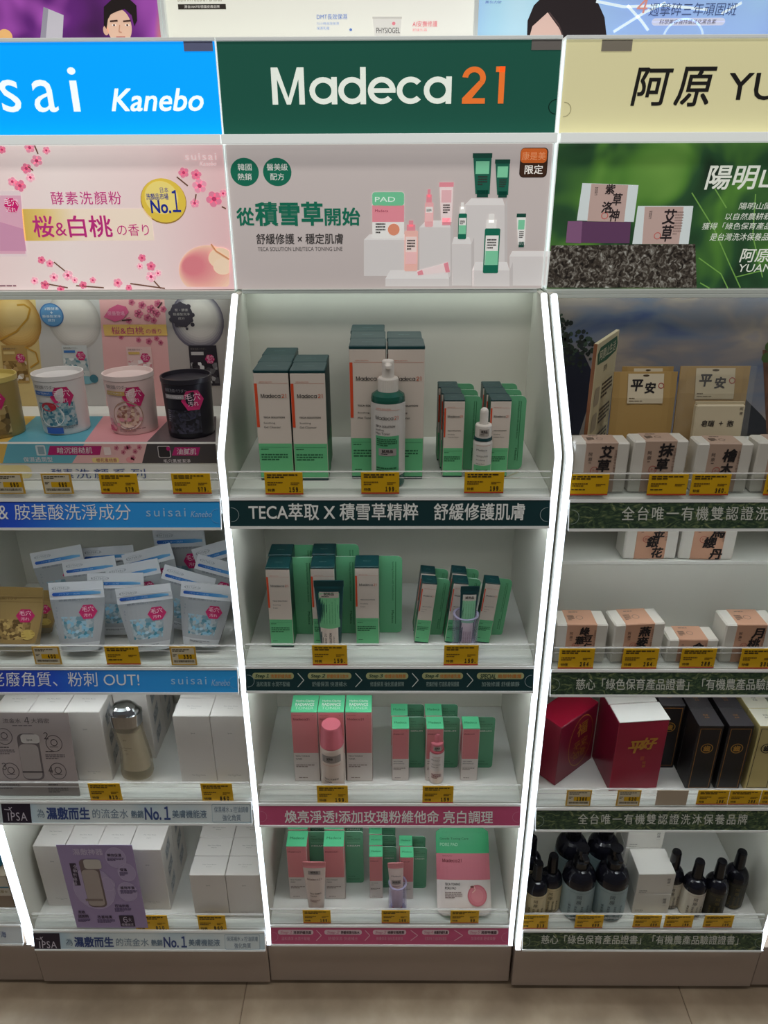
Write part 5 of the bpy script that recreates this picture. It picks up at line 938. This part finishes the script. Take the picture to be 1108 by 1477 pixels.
def lf2(B):
    k = mat('3a2f45', .5); w_ = mat('d6cbe4', .5); B.text('濕敷神器', 105, 1224, 148, 1233, w_, 2, bold=.01); B.rrect(104, 1245, 113, 1277, .5, k, 2); [B.text(c_, 105.5, 1247 + 6*q, 111.5, 1252 + 6*q, w_, 3) for q, c_ in enumerate('全新升級版')]
    for x, y, r_ in ((136, 1281, 30), (167, 1237, 15), (183, 1258, 13), (184, 1286, 14), (156, 1275, 10)): B.disc(x, y, r_, mat('b9abd2', .4), 1 + r_*.01); B.ring(x, y, r_, .8, mat('c4b8da', .4), 2)
    B.rrect(121, 1239, 148, 1308, 8, mat('7a6a6c', .4), 3); B.rrect(123, 1254, 147, 1306, 7, mat('b3a8a4', .3), 4); B.rrect(121, 1239, 146, 1253, 5, mat('cfcac4', .2), 4); B.rect(124, 1296, 149, 1299, mat('8d7f7c', .4), 5)
    for t_, x, y, ww in (('瞬效保濕', 155, 1231, 20), ('保濕', 173, 1252, 10), ('維持平滑', 174, 1278, 20), ('控油抗痘', 166, 1304, 20), ('柔軟', 113, 1313, 10), ('淡斑瞬', 113, 1319, 15), ('改善暗黃', 141, 1320, 21)): B.text(t_, x, y, x + ww, y + 4.5, k, 3, bold=.01); B.para(x, y + 6, x + ww*1.2, y + 11, 3, mat('5c4d74', .5), 3)
    B.rrect(173, 1320, 194, 1336, 1, k, 3); B.text('6', 178, 1322, 184, 1330, w_, 4); B.text('大', 185, 1323, 190, 1329, w_, 4); B.text('保養訴求', 176, 1331, 193, 1335, w_, 4)
leaflet('purple leaflet with a printed bottle among bubbles', Board((0, -.0030, s4), (1, 0, 0), (0, 0, 1)), 96, 1219, 202, 1338, mat('a897c4', .45), lf2)
# amber tester bottle
root = thing('lotion_bottle', 'wavy clear bottle of pale amber lotion with a shiny silver cap', 'bottle', Vector((xat(193, 1143, s3), .046, s3 + .003)), -8); root.rotation_euler = (R(-3), R(-4), R(-8))
def wav(m, zs, off, mat_, n=36, k=1.0):
    rg = []
    for z in zs:
        ph = math.sin((z - .03)/.118*2*math.pi)*.0020; a = (.0275 + .0022*math.cos((z - .02)/.13*2*math.pi))*k - off; b = .020*k - off
        e = min(1, max(.15, math.sqrt(max(0.02, 1 - max(0, (.010 - z)/.010)**2)))); rg.append([(ph + e*a*math.copysign(abs(math.sin(2*math.pi*i/n))**.8, math.sin(2*math.pi*i/n)), -e*b*math.copysign(abs(math.cos(2*math.pi*i/n))**.8, math.cos(2*math.pi*i/n)), z) for i in range(n)])
    m.rings(rg, [mat_]*(len(rg) - 1))
m = MB(); wav(m, [0, .003, .007, .012] + [.012 + i*.0083 for i in range(1, 14)], 0, clear('f4f0e6', .06, .97, .05)); m.build('glass_body', root)
m = MB(); wav(m, [.024 + i*.0075 for i in range(0, 12)], .004, mat('cfc7b6', .2)); m.build('lotion_fill', root)
m = MB(); f = flat((-.022, -.0203, 0), (1, 0, 0), (0, 0, 1)); k_ = mat('5d564e', .5); m.text(f, 'ipsa', .018, .094, .004, k_, 1); m.text(f, 'The Time Reset', .010, .078, .0025, k_, 1, w=.022); m.text(f, 'Aqua', .016, .073, .0025, k_, 1); m.text(f, 'lotion', .017, .066, .002, k_, 1); m.build('print', root)
m = MB(); wav(m, [.1195, .1215, .126, .132, .138, .144], -.0005, mat('c9ccd0', .12, 0, 1)); 
rg = []
for z, q in ((.144, 1.02), (.150, .97), (.155, .86), (.159, .66), (.1615, .40), (.162, .1)): rg.append([(-.001 + .0265*q*math.sin(2*math.pi*i/36), -.0205*q*math.cos(2*math.pi*i/36), z) for i in range(36)])
m.rings(rg, [mat('c9ccd0', .12, 0, 1)]*5); m.build('cap', root)
# ------------------------------------------------------------------ bits of the cabinet at the left edge
p = at_y(0, 1255, .05); root = thing('refill_pouch', 'bright blue pouch barely in view at the left photo edge', 'pouch', (p.x - .028, .06, ZF[3] + .09)); m = MB(); m.rings([[(.04*sx*math.cos(2*math.pi*i/20), .02*q*math.sin(2*math.pi*i/20), z) for i in range(20)] for z, sx, q in ((0, .8, .9), (.02, 1, 1), (.06, 1, .7), (.10, 1, .1))], [mat('2a8ab0', .4), mat('1f7fae', .4), mat('3a9cc0', .4)]); m.build('pouch_body', root)
m = MB(); m.box(-.04, .04, -.001, .001, .098, .104, mat('2a8ab0', .4)); m.build('seal', root)
root = thing('gift_carton', 'cream and brown carton cut off at the left photo edge', 'carton', (p.x - .028, .058, ZF[3] + .001)); m = MB(); m.box(-.05, .05, -.028, .05, 0, .088, mat('b09a80', .5), front=mat('8d7560', .5)); f = flat((-.05, -.028, 0), (1, 0, 0), (0, 0, 1)); m.rect(f, .0, .034, .1, .087, mat('cfc4b2', .5), 1); m.rect(f, .0, .056, .1, .060, mat('3c7a8c', .5), 2); m.text(f, '海洋深層水', .058, .042, .008, mat('8a6a2c', .5), 2, w=.038); m.build('carton_body', root)
m = MB(); m.box(-.0502, .0502, -.0282, .0502, .0872, .0895, mat('c4b49c', .5)); m.build('lid', root)
# ------------------------------------------------------------------ right cabinet, top shelf
XR0, XR1 = .2628, .733
SKY = ramp_mat('cloud_print', 'noise', [(.30, '3a4f7e'), (.44, '6a7284'), (.54, '7f7b80'), (.64, '9a8f86'), (.78, '5a6c96')], 0, 6.5, detail=3, stretch=(1, 1, 2.2), warp=.5)
root = thing('backdrop_card', 'printed backdrop of evening clouds and dark trees behind the kraft packets', 'display card', (.5, .2582, ZF[0] + .001)); o = root.location.copy()
B = Board((0, .2582, ZF[0] + .001)); B.mb.rect(B.f, XR0, 0, XR1, .243, SKY, 0); TR = mat('1d2423', .6); TN = mat('1b1f33', .6)
def inb(pts): return [(min(max(u, XR0), XR1), min(max(v, .001), .242)) for u, v in [B.p(*k) for k in pts]]
B.mb.poly(B.f, inb([(798, 505), (820, 500), (842, 510), (856, 540), (860, 700), (798, 700)])[::-1], TN, 1)
rl = random.Random(5)
for k in range(90): u, v = B.p(rl.gauss(822, 16), rl.gauss(505, 17)); (B.mb.disc(B.f, u, v, rl.uniform(.002, .0045), mat(rl.choice(['28352c', '1d2423', '222a2e']), .6), 1.5 + .02*k, k=7) if u > XR0 + .006 and v < .235 else None)
for x, y, r in [(808, 470, 9), (812, 460, 7), (820, 488, 9), (832, 486, 9), (842, 490, 8), (848, 496, 7), (828, 500, 12), (812, 498, 12), (838, 506, 10), (850, 512, 8), (806, 482, 10)]:
    for k in range(6): u, v = B.p(x + rl.uniform(-r, r), y + rl.uniform(-r, r)); B.mb.disc(B.f, max(XR0 + .006, u), v, rl.uniform(.002, .005), mat(rl.choice(['28352c', '1d2423', '34463a']), .6), 2 + .1*k, k=9)
B.mb.poly(B.f, inb([(1100, 505), (1140, 500), (1150, 700), (1090, 700)])[::-1], ramp_mat('trunk_print', 'noise', [(.35, '3d2a20'), (.6, '6e4a38')], 0, 90, stretch=(1, 1, .3)), 1)
for k in range(8): u, v = B.p(1106 + 5*k, 508 + rl.uniform(-10, 10)); B.mb.disc(B.f, u, v, .009, mat('41582f', .6), 2 + .1*k, k=9)
B.mb.poly(B.f, inb([(1000, 640), (1060, 560), (1100, 600), (1100, 720), (1000, 720)])[::-1], mat('23262f', .6), .5)
B.mb.rect(B.f, XR0, 0, XR1, .004, mat('2a2a2a', .6), 2)
b = B.mb.build('printed_sheet', None, tuple(o)); b.location = (0, 0, 0); b.parent = root
# soap cartons with a paper sleeve
BRK = mat('1f1a1c', .6); SEAL = mat('a8433c', .5)
def soap(label, loc, w, d, h, chars, rz=0, sleeve='b79d8c', group='wrapped soap cartons'):
    root = thing('soap_carton', label, 'soap carton', Vector(loc) + Vector((0, d/2, .0006)), rz, group); m = MB(); m.box(-w/2, w/2, -d/2, d/2, 0, h, mat('d6d3ca', .4), .0022); m.build('carton_body', root)
    m = MB(); e = .0004; sl = mat(sleeve, .5); u0, u1 = -w*.30, w*.29; m.box(u0, u1, -d/2 - e, d/2 + e, .0002, h + e, sl, .0012)
    f = flat((0, -d/2 - e, 0), (1, 0, 0), (0, 0, 1)); t = flat((0, -d/2, h + e), (1, 0, 0), (0, 1, 0))
    m.text(f, '阿', u0 + w*.07, h*.74, h*.07, BRK, 2); m.text(f, '原', u0 + w*.07, h*.64, h*.07, BRK, 2); m.rect(f, u0 + w*.08, h*.60, u0 + w*.13, h*.61, BRK, 2)
    for c, u, v, sz in chars: m.text(f, c, w*u, h*v, h*sz, BRK, 3, al='c', bold=.03, shear=.10)
    m.ring(f, -w*.10, h*.45, h*.075, h*.010, SEAL, 2); m.text(f, '手工', -w*.138, h*.425, h*.05, SEAL, 2)
    m.text(f, '阿原肥皂手工製作', w*.235, h*.86, h*.045, mat('6f5a50', .5), 2, w=h*.45, rot=-90); m.para(t, u0 + w*.06, d*.60, w*.13, d*.35, 5, mat('5c5048', .5), 2); m.ring(t, u0 + w*.29, d*.45, d*.13, d*.02, mat('7c6c62', .5), 2, k=16); m.para(t, u0 + w*.12, d*.85, w*.35, d*.1, 1, mat('7c6c62', .5), 2)
    m.build('paper_sleeve', root); return root
z = ZF[0]; y = .000
soap('wrapped soap carton at the left end of the upper row, beside the strip light', (.3035, y, z), .0795, .036, .0765, [('艾', .09, .71, .23), ('草', .06, .43, .24)])
soap('wrapped soap carton with brush lettering, second of the upper row', (.3875, y + .002, z), .0795, .036, .0785, [('抹', .10, .70, .25), ('草', .06, .43, .23)], 2)
soap('wrapped soap carton before the cellophane wrapped packet', (.4800, y + .001, z), .0795, .036, .0745, [('檜', .10, .64, .25), ('木', .07, .38, .22)], -1)
soap('wrapped soap carton cut off by the right photo edge, upper row', (.566, y + .001, z), .0795, .036, .0765, [('茶', .09, .71, .23), ('樹', .06, .43, .24)])
# kraft packets
KR = mat('b3935a', .5)
def packet(label, x0, x1, ytop, fy, lean, film=False, h=None):
    a, b = at_y(x0, ytop, fy), at_y(x1, ytop, fy); w = b.x - a.x; H = a.z - ZF[0]; root = thing('kraft_packet', label, 'packet', ((a.x+b.x)/2, fy - H*math.sin(R(lean)), ZF[0] + .0008), 0, 'kraft paper packets'); root.rotation_euler = (-R(lean), 0, 0)
    m = MB(); n = 10; d = .007
    for k in range(n):
        u0, u1 = -w/2 + w*k/n, -w/2 + w*(k+1)/n; q0, q1 = d*(1 - (2*k/n - 1)**4) + .0008, d*(1 - (2*(k+1)/n - 1)**4) + .0008
        m.face([(u0, -q0, 0), (u1, -q1, 0), (u1, -q1, H*.75), (u0, -q0, H*.75)], KR, True); m.face([(u0, -q0, H*.75), (u1, -q1, H*.75), (u1, -.0008, H), (u0, -.0008, H)], KR, True); m.face([(u1, .0008, 0), (u0, .0008, 0), (u0, .0008, H), (u1, .0008, H)], KR)
        m.face([(u0, .0008, 0), (u1, .0008, 0), (u1, -q1, 0), (u0, -q0, 0)], KR); m.face([(u0, -.0008, H), (u1, -.0008, H), (u1, .0008, H), (u0, .0008, H)], KR)
    for s_ in (-1, 1): m.face([(s_*w/2, -.0008, 0), (s_*w/2, .0008, 0), (s_*w/2, .0008, H), (s_*w/2, -.0008, H)][::s_], KR)
    m.build('packet_body', root)
    m = MB(); t = math.atan2(d, H*.25); f = flat((0, -d - .0012, H*.72), (1, 0, 0), (0, 0, 1)); g = lambda u, v, n_=0: Vector((u, -d - .0014 - n_*LAY if v < H*.03 else -d*(1 - (v - H*.03)/(H*.25)) - .0022 - n_*LAY, H*.72 + v)); g = lambda u, v, n_=0: Vector((u, -.0012 - d*min(1, max(0, (H - (H*.72 + v))/(H*.25))) - .0006 - n_*LAY, H*.72 + v))
    lw = w*.28; 
    for q0, q1 in ((-H*.02, .03*H), (.03*H, H*.262)): m.face([g(-lw, q0), g(lw, q0), g(lw, q1), g(-lw, q1)], mat('d5c9ae', .5))
    m.text(g, '平', -lw*.5, H*.10, H*.105, BRK, 2, al='c', bold=.03, shear=.15); m.text(g, '安', lw*.25, H*.08, H*.10, BRK, 2, al='c', bold=.03, shear=.15); m.ring(g, lw*.86, H*.15, w*.045, w*.012, SEAL, 2); m.para(g, -lw*.9, H*.035, lw*.6, H*.016, 1, mat('6a5a40', .5), 2); m.para(g, -lw*.9, H*.008, lw*1.5, H*.012, 1, mat('6a5a40', .5), 2); m.disc(g, 0, H*.245, w*.05, mat('4a3c28', .5), 2, w*.015); m.build('paper_label', root)
    if film:
        m = MB(); c = clear('f8f8f4', .10, .97, .04); e = .004; N = 8; rg = random.Random(9); P = [[(-w/2 - e + (w + 2*e)*i/N, -d - .004 - rg.uniform(0, .0025), H*1.01*j/N) for i in range(N+1)] for j in range(N+1)]
        for j in range(N):
            for i in range(N): m.face([P[j][i], P[j][i+1], P[j+1][i+1], P[j+1][i]], c, False)
        m.build('cellophane', root)
    return root
packet('kraft packet with a calligraphy label, front one beside the standing sign', 886, 978, 536, .100, 6)
packet('kraft packet mostly hidden behind the front kraft packet', 898, 972, 529, .150, 4)
packet('kraft packet wrapped in glossy cellophane', 982, 1083, 528, .110, 6, True)
a = at_y(1038, 583, .066); root = thing('paper_packet', 'cream paper packet with brush lettering before the cellophane packet', 'packet', (a.x, .055, ZF[0] + .0008)); root.rotation_euler = (R(-5), 0, 0); H = a.z - ZF[0]
m = MB(); m.box(-.036, .036, -.006, .006, 0, H, mat('cfc3a6', .5), .002); f = flat((-.036, -.0062, 0), (1, 0, 0), (0, 0, 1)); m.text(f, '皂瑞', .010, H*.72, .009, BRK, 2, bold=.02, shear=.1); m.text(f, '+', .036, H*.735, .006, BRK, 2); m.text(f, '抱', .048, H*.72, .009, BRK, 2, bold=.02, shear=.1); m.text(f, '阿', .064, H*.93, .0045, BRK, 2); m.text(f, '原', .064, H*.87, .0045, BRK, 2); m.build('packet_body', root)
m = MB(); m.box(-.0362, .0362, -.0014, .0014, H - .0003, H + .004, mat('c2b596', .5), .0005); m.build('folded_top', root)
# standing sign
P0, P1 = Vector((.298, .062, 0)), Vector((.360, .172, 0)); dv = (P1 - P0).normalized(); L = (P1 - P0).length; root = thing('standing_sign', 'cream standing sign with a green brush banner, turned almost edge on', 'sign', (P0.x, P0.y, ZF[0] + .0006)); ang = math.atan2(dv.y, dv.x); root.rotation_euler = (0, 0, ang)
hz = at_y(851, 497, .062).z - ZF[0]; m = MB(); m.box(0, L, 0, .006, 0, hz, mat('d2c6a2', .5), .0006, left=mat('8a5a3c', .6)); f = flat((0, 0, 0), (1, 0, 0), (0, 0, 1)); gb = mat('1f5a3c', .5)
m.poly(f, [(L*.08, hz*.84), (L*.04, hz*.92), (L*.14, hz*.96), (L*.9, hz*.965), (L*.97, hz*.90), (L*.93, hz*.85), (L*.5, hz*.83)], gb, 1); m.text(f, '阿原山生活', L*.13, hz*.862, hz*.075, mat('d8d4b8', .5), 2, w=L*.74, bold=.01); m.text(f, '肥皂', L*.40, hz*.755, hz*.045, BRK, 2)
for k in range(3): m.rrect(f, L*.10, hz*(.52 - .2*k), L*.32, hz*(.66 - .2*k), .006, mat('a89c86', .5), 2); m.para(f, L*.42, hz*(.66 - .2*k), L*.5, hz*.13, 4, mat('4a4034', .5), 2, k)
m.build('sign_board', root)
m = MB(); m.mesh([(L*.10, .0065, .001), (L*.10, .0085, .001), (L*.10, .0065, hz*.5), (L*.10, .0085, hz*.5), (L*.10, .028, .001), (L*.102, .028, .001)], [(0, 2, 3, 1), (0, 4, 2), (1, 3, 5), (2, 4, 5, 3), (0, 1, 5, 4)], mat('9a9694', .5)); m.build('easel_back', root)
# ------------------------------------------------------------------ right cabinet, stepped shelf
z = ZF[1]; root = thing('display_riser', 'white step at the back of the second right shelf', 'display riser', (.5, .17, z)); m = MB(); rz_ = .1405
m.box(XR0 + .001 - .5, XR1 - .5, .087 - .17, .2565 - .17, .0006, rz_, mat('d8d9d0', .5), .001); m.build('riser_block', root); m = MB(); m.box(XR0 + .001 - .5, XR1 - .5, .0862 - .17, .0869 - .17, rz_ - .006, rz_ + .0004, mat('e6e8e2', .4), .0002); m.build('edge_strip', root)
dd = 1.09; xr = lambda px: (px - 563)/865
soap('peach sleeved soap carton on the white step, left one', (xr(936), .092, z + rz_ + .0006), .0885, .040, .083, [('金', .12, .50, .23), ('銀', .02, .27, .23), ('花', .13, .04, .22)], 1, 'c79a80')
soap('peach sleeved soap carton on the white step, right one', (xr(1017), .090, z + rz_ + .0006), .0885, .040, .083, [('馬', .14, .50, .24), ('纓', .02, .27, .23), ('丹', .17, .02, .22)], -2, 'c79a80')
soap('peach sleeved soap carton beside the strip light, stepped shelf front row', (.3075, .000, z), .083, .044, .0720, [('綠', .05, .74, .20), ('豆', .13, .56, .17), ('薏', -.02, .50, .20), ('仁', .14, .36, .17)], 0, 'c79a80')
soap('peach sleeved soap carton turned slightly, second of the stepped front row', (.3985, .002, z), .083, .046, .0720, [('燕', .10, .68, .25), ('麥', .08, .40, .26)], 5, 'c79a80')
soap('low flat soap carton with a peach sleeve, half as tall as its neighbours', (.4895, .001, z), .081, .040, .0430, [('金', .10, .50, .38), ('盞', .10, .04, .38)], 0, 'c79a80')
soap('peach sleeved soap carton cut by the photo edge, stepped front row', (.5775, .000, z), .083, .046, .0720, [('月', .13, .66, .25), ('桃', .09, .39, .25)], 0, 'c79a80')
# ------------------------------------------------------------------ right cabinet, gift cartons
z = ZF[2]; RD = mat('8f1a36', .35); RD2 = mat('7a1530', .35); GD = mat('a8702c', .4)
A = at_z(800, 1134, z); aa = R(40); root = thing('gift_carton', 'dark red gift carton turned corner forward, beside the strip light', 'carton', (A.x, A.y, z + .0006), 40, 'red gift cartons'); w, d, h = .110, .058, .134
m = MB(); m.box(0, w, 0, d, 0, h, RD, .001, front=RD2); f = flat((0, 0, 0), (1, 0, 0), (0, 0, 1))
m.ring(f, w*.60, h*.52, .036, .0014, GD, 1, rv=.058); m.text(f, '福', w*.60, h*.62, .030, GD, 2, al='c', bold=.01); m.text(f, '平安', w*.60, h*.40, .020, GD, 2, al='c'); m.text(f, '如意', w*.60, h*.22, .018, GD, 2, al='c')
for k in range(7): m.ring(f, w*(.42 + .06*k), h*(.34 + .05*(k % 3)), .006, .0008, GD, 1, 0, 300, 14)
m.build('carton_body', root); m = MB(); m.box(.0004, w - .0004, .0004, d - .0004, h - .0002, h + .0012, mat('9c1430', .35), .0006); m.build('lid', root)
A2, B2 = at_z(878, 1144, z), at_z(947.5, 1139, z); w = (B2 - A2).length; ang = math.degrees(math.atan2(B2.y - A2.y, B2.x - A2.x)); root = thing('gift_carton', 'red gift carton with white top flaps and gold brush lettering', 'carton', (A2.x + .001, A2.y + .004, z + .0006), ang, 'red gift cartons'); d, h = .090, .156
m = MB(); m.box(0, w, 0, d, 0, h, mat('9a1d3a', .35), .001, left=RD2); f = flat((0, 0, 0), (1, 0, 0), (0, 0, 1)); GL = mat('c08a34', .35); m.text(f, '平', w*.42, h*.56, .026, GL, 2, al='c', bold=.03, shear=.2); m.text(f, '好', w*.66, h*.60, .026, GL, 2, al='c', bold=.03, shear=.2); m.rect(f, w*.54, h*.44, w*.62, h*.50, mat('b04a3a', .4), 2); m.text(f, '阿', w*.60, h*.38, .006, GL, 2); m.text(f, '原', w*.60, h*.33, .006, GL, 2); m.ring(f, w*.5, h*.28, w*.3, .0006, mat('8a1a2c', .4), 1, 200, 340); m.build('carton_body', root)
m = MB(); m.box(.0004, w + .001, -.0005, d*.52, h + .0002, h + .0022, mat('dcdad4', .45), .0004); m.build('top_flap', root); m = MB(); m.box(-.001, w - .002, d*.54, d, h + .0002, h + .0034, mat('cfcdc6', .45), .0004); m.build('top_flap', root)
def slim(base, top, line, emb):
    def fn():
        w, d, h = .0435, .047, .1475; root = thing('toothpaste_carton', '', 'carton', (0, 0, 0), 0, 'slim cartons with an oval emblem'); f, t, r, l = faces(w, d, h); m = MB(); m.box(-w/2, w/2, -d/2, d/2, 0, h - .0004, base)
        for a, b, c, e in ((.08, .04, .92, .048), (.08, .95, .92, .958), (.08, .04, .105, .958), (.895, .04, .92, .958)): m.rect(f, w*a, h*b, w*c, h*e, line, 1)
        m.ring(f, w/2, h*.66, w*.25, w*.035, emb, 2); m.text(f, '齒', w/2, h*.66 - w*.14, w*.28, emb, 2, al='c', bold=.03); m.build('carton_body', root); m = MB(); m.box(-w/2 + .0003, w/2 - .0003, -d/2 + .0003, d/2 - .0003, h - .0003, h, top, .0001); m.text(t, '阿原', w*.5, d*.55, .004, line, 2, al='c'); m.text(t, '茶樹', w*.5, d*.42, .004, line, 2, al='c'); m.build('lid', root); return root
    return Kind(fn)
BKC = slim(mat('1d1a1c', .4), mat('3c393c', .4), mat('9a6a34', .4), mat('b08238', .4)); CRC = slim(mat('bfae74', .45), mat('d8d4c2', .4), mat('2a2620', .5), mat('2a2620', .5))
yy = .026 + .0235
for rr in range(3): BKC.put('slim black carton, first column right of the red carton, %s' % RN3[rr], Vector((.5625, yy + rr*.048, z)))
for rr in range(3): BKC.put('slim black carton, second column next to the cream ones, %s' % RN3[rr], Vector((.6155, yy + rr*.048, z)))
for rr in range(3): CRC.put('slim cream carton with an oval emblem at the right photo edge, %s' % RN3[rr], Vector((.6685, yy + rr*.048, z)))
for rr in range(2): BKC.put('slim black carton half hidden between the red and black cartons, %s' % ['front', 'rear'][rr], Vector((.5155, .105 + rr*.048, z)))
# ------------------------------------------------------------------ right cabinet, bottles
z = ZF[3]; GLS = mat('14141d', .12); CAPB = mat('101015', .25)
def bottle(r, hb, ht, lab, ink, seed):
    def fn():
        root = thing('pump_bottle' if r > .03 else 'spray_bottle', '', 'bottle', (0, 0, 0), 0, 'large dark pump bottles' if r > .03 else 'small dark bottles'); m = MB(); sh = r*1.05
        pr = [(0, 0), (r*.94, 0), (r, .003), (r, hb - sh)] + [(r*(.36 + .64*math.cos(R(a))), hb - sh + sh*.92*math.sin(R(a))) for a in (12, 25, 40, 55, 70, 84)] + [(r*.38, hb)]; m.lathe(pr, GLS, 36); f = cyl(r + .0002)
        m.build('bottle_body', root)
        m = MB(); m.rect(f, -r*2.4, .004, r*2.4, hb - sh - .002, lab, 0, 26); rd = random.Random(seed); H = hb - sh
        m.text(f, '阿', -r*.15, H*.72, H*.11, ink, 2, al='c'); m.text(f, '原', -r*.15, H*.56, H*.11, ink, 2, al='c')
        for k in range(4): m.text(f, '草本洗沐純淨'[:4 + k % 3], -r*.75 + r*.38*k, H*.5, H*.055, ink, 2, w=H*.34, rot=-90)
        m.rect(f, -r*.9, H*.90, r*.9, H*.905, ink, 2, 8); m.para(f, -r*.5, H*.16, r, H*.1, 3, ink, 2); m.build('label', root)
        m = MB(); rn = r*.40
        if r > .03:
            m.lathe([(rn*1.15, hb - .001), (rn*1.15, hb + .014), (rn*.6, hb + .016), (rn*.5, hb + .024), (rn*.5, ht - .012), (rn*.95, ht - .011), (rn*.95, ht - .001), (0, ht)], CAPB, 28); m.box(-.005, .005, -r*.95, -.004, ht - .010, ht - .003, CAPB, .0015)
        else: m.lathe([(rn*1.1, hb - .001), (rn*1.15, hb + .004), (rn*1.02, ht - .004), (rn*.9, ht - .0008), (0, ht)], CAPB, 28)
        m.build('pump_head' if r > .03 else 'cap', root); return root
    return Kind(fn)
SC = bottle(.0225, .096, .138, mat('cdbf98', .5), BRK, 1); SWH = bottle(.0225, .096, .138, mat('cfc9ba', .5), BRK, 2); SDK = bottle(.0225, .096, .138, mat('2c2a20', .45), mat('6f6338', .5), 3); BG = bottle(.0325, .122, .168, mat('8fa3a6', .45), mat('3c484c', .5), 4)
def bx(px, py): return at_z(px, py, z).x
SC.put('small dark bottle with cream label beside the left big pump bottle', Vector((bx(793, 1316), .042, z))); SC.put('small dark bottle with cream label next to the strip light, front one', Vector((.2885, .016 + .009, z))); SC.put('small dark bottle with cream label next to the strip light, behind another', Vector((.2875, .085, z)))
for px, nm in ((833, 'left'), (880, 'right')):
    x = bx(px, 1325); BG.put('big dark pump bottle with pale blue label, front %s' % nm, Vector((x, .0345, z))); BG.put('big dark pump bottle with pale blue label, rear %s' % nm, Vector((x + .001, .104, z)))
SWH.put('small dark bottle with white label beside the stacked white cartons', Vector((bx(967, 1312), .052, z))); SWH.put('small dark bottle with white label, next to the dark labelled pair', Vector((bx(996, 1318), .030, z)))
SDK.put('small dark bottle with dark label, nearer of the dark pair', Vector((bx(1027, 1318), .030, z))); SDK.put('small dark bottle with dark label at the right end of the row', Vector((bx(1059, 1312), .052, z)))
def wbox():
    w, d, h = .072, .060, .0545; root = thing('soap_carton', '', 'soap carton', (0, 0, 0), 0, 'plain white soap cartons'); f, t, r, l = faces(w, d, h); m = MB(); m.box(-w/2, w/2, -d/2, d/2, 0, h - .0003, mat('d9d6ce', .45), .0008); m.text(f, '阿', w*.80, h*.66, .006, BRK, 2); m.text(f, '原', w*.80, h*.52, .006, BRK, 2); m.text(f, '洗髮皂禮盒', w*.08, h*.14, .003, BRK, 2); m.para(f, w*.08, h*.09, w*.4, .002, 1, mat('8a8378', .5), 2); m.rect(f, w*.80, h*.42, w*.9, h*.43, mat('8a8378', .5), 2); m.build('carton_body', root)
    m = MB(); m.box(-w/2 + .0004, w/2 - .0004, -d/2 + .0004, d/2 - .0004, h - .0003, h + .0001, mat('dedbd4', .45), .0001); m.build('lid', root); return root
WB = Kind(wbox); x = bx(936, 1317)
for rr in range(2):
    for k in range(2 + rr): WB.put('plain white soap carton, %s of the %s stack beside the big pump bottles' % ((['lower', 'upper'] if rr == 0 else ['bottom', 'middle', 'top'])[k], ['front', 'rear'][rr]), Vector((x + (.001 if rr == 0 else -.006) , .052 + rr*.0615, z + k*.0553)), random.uniform(-1, 1) if k else 0)
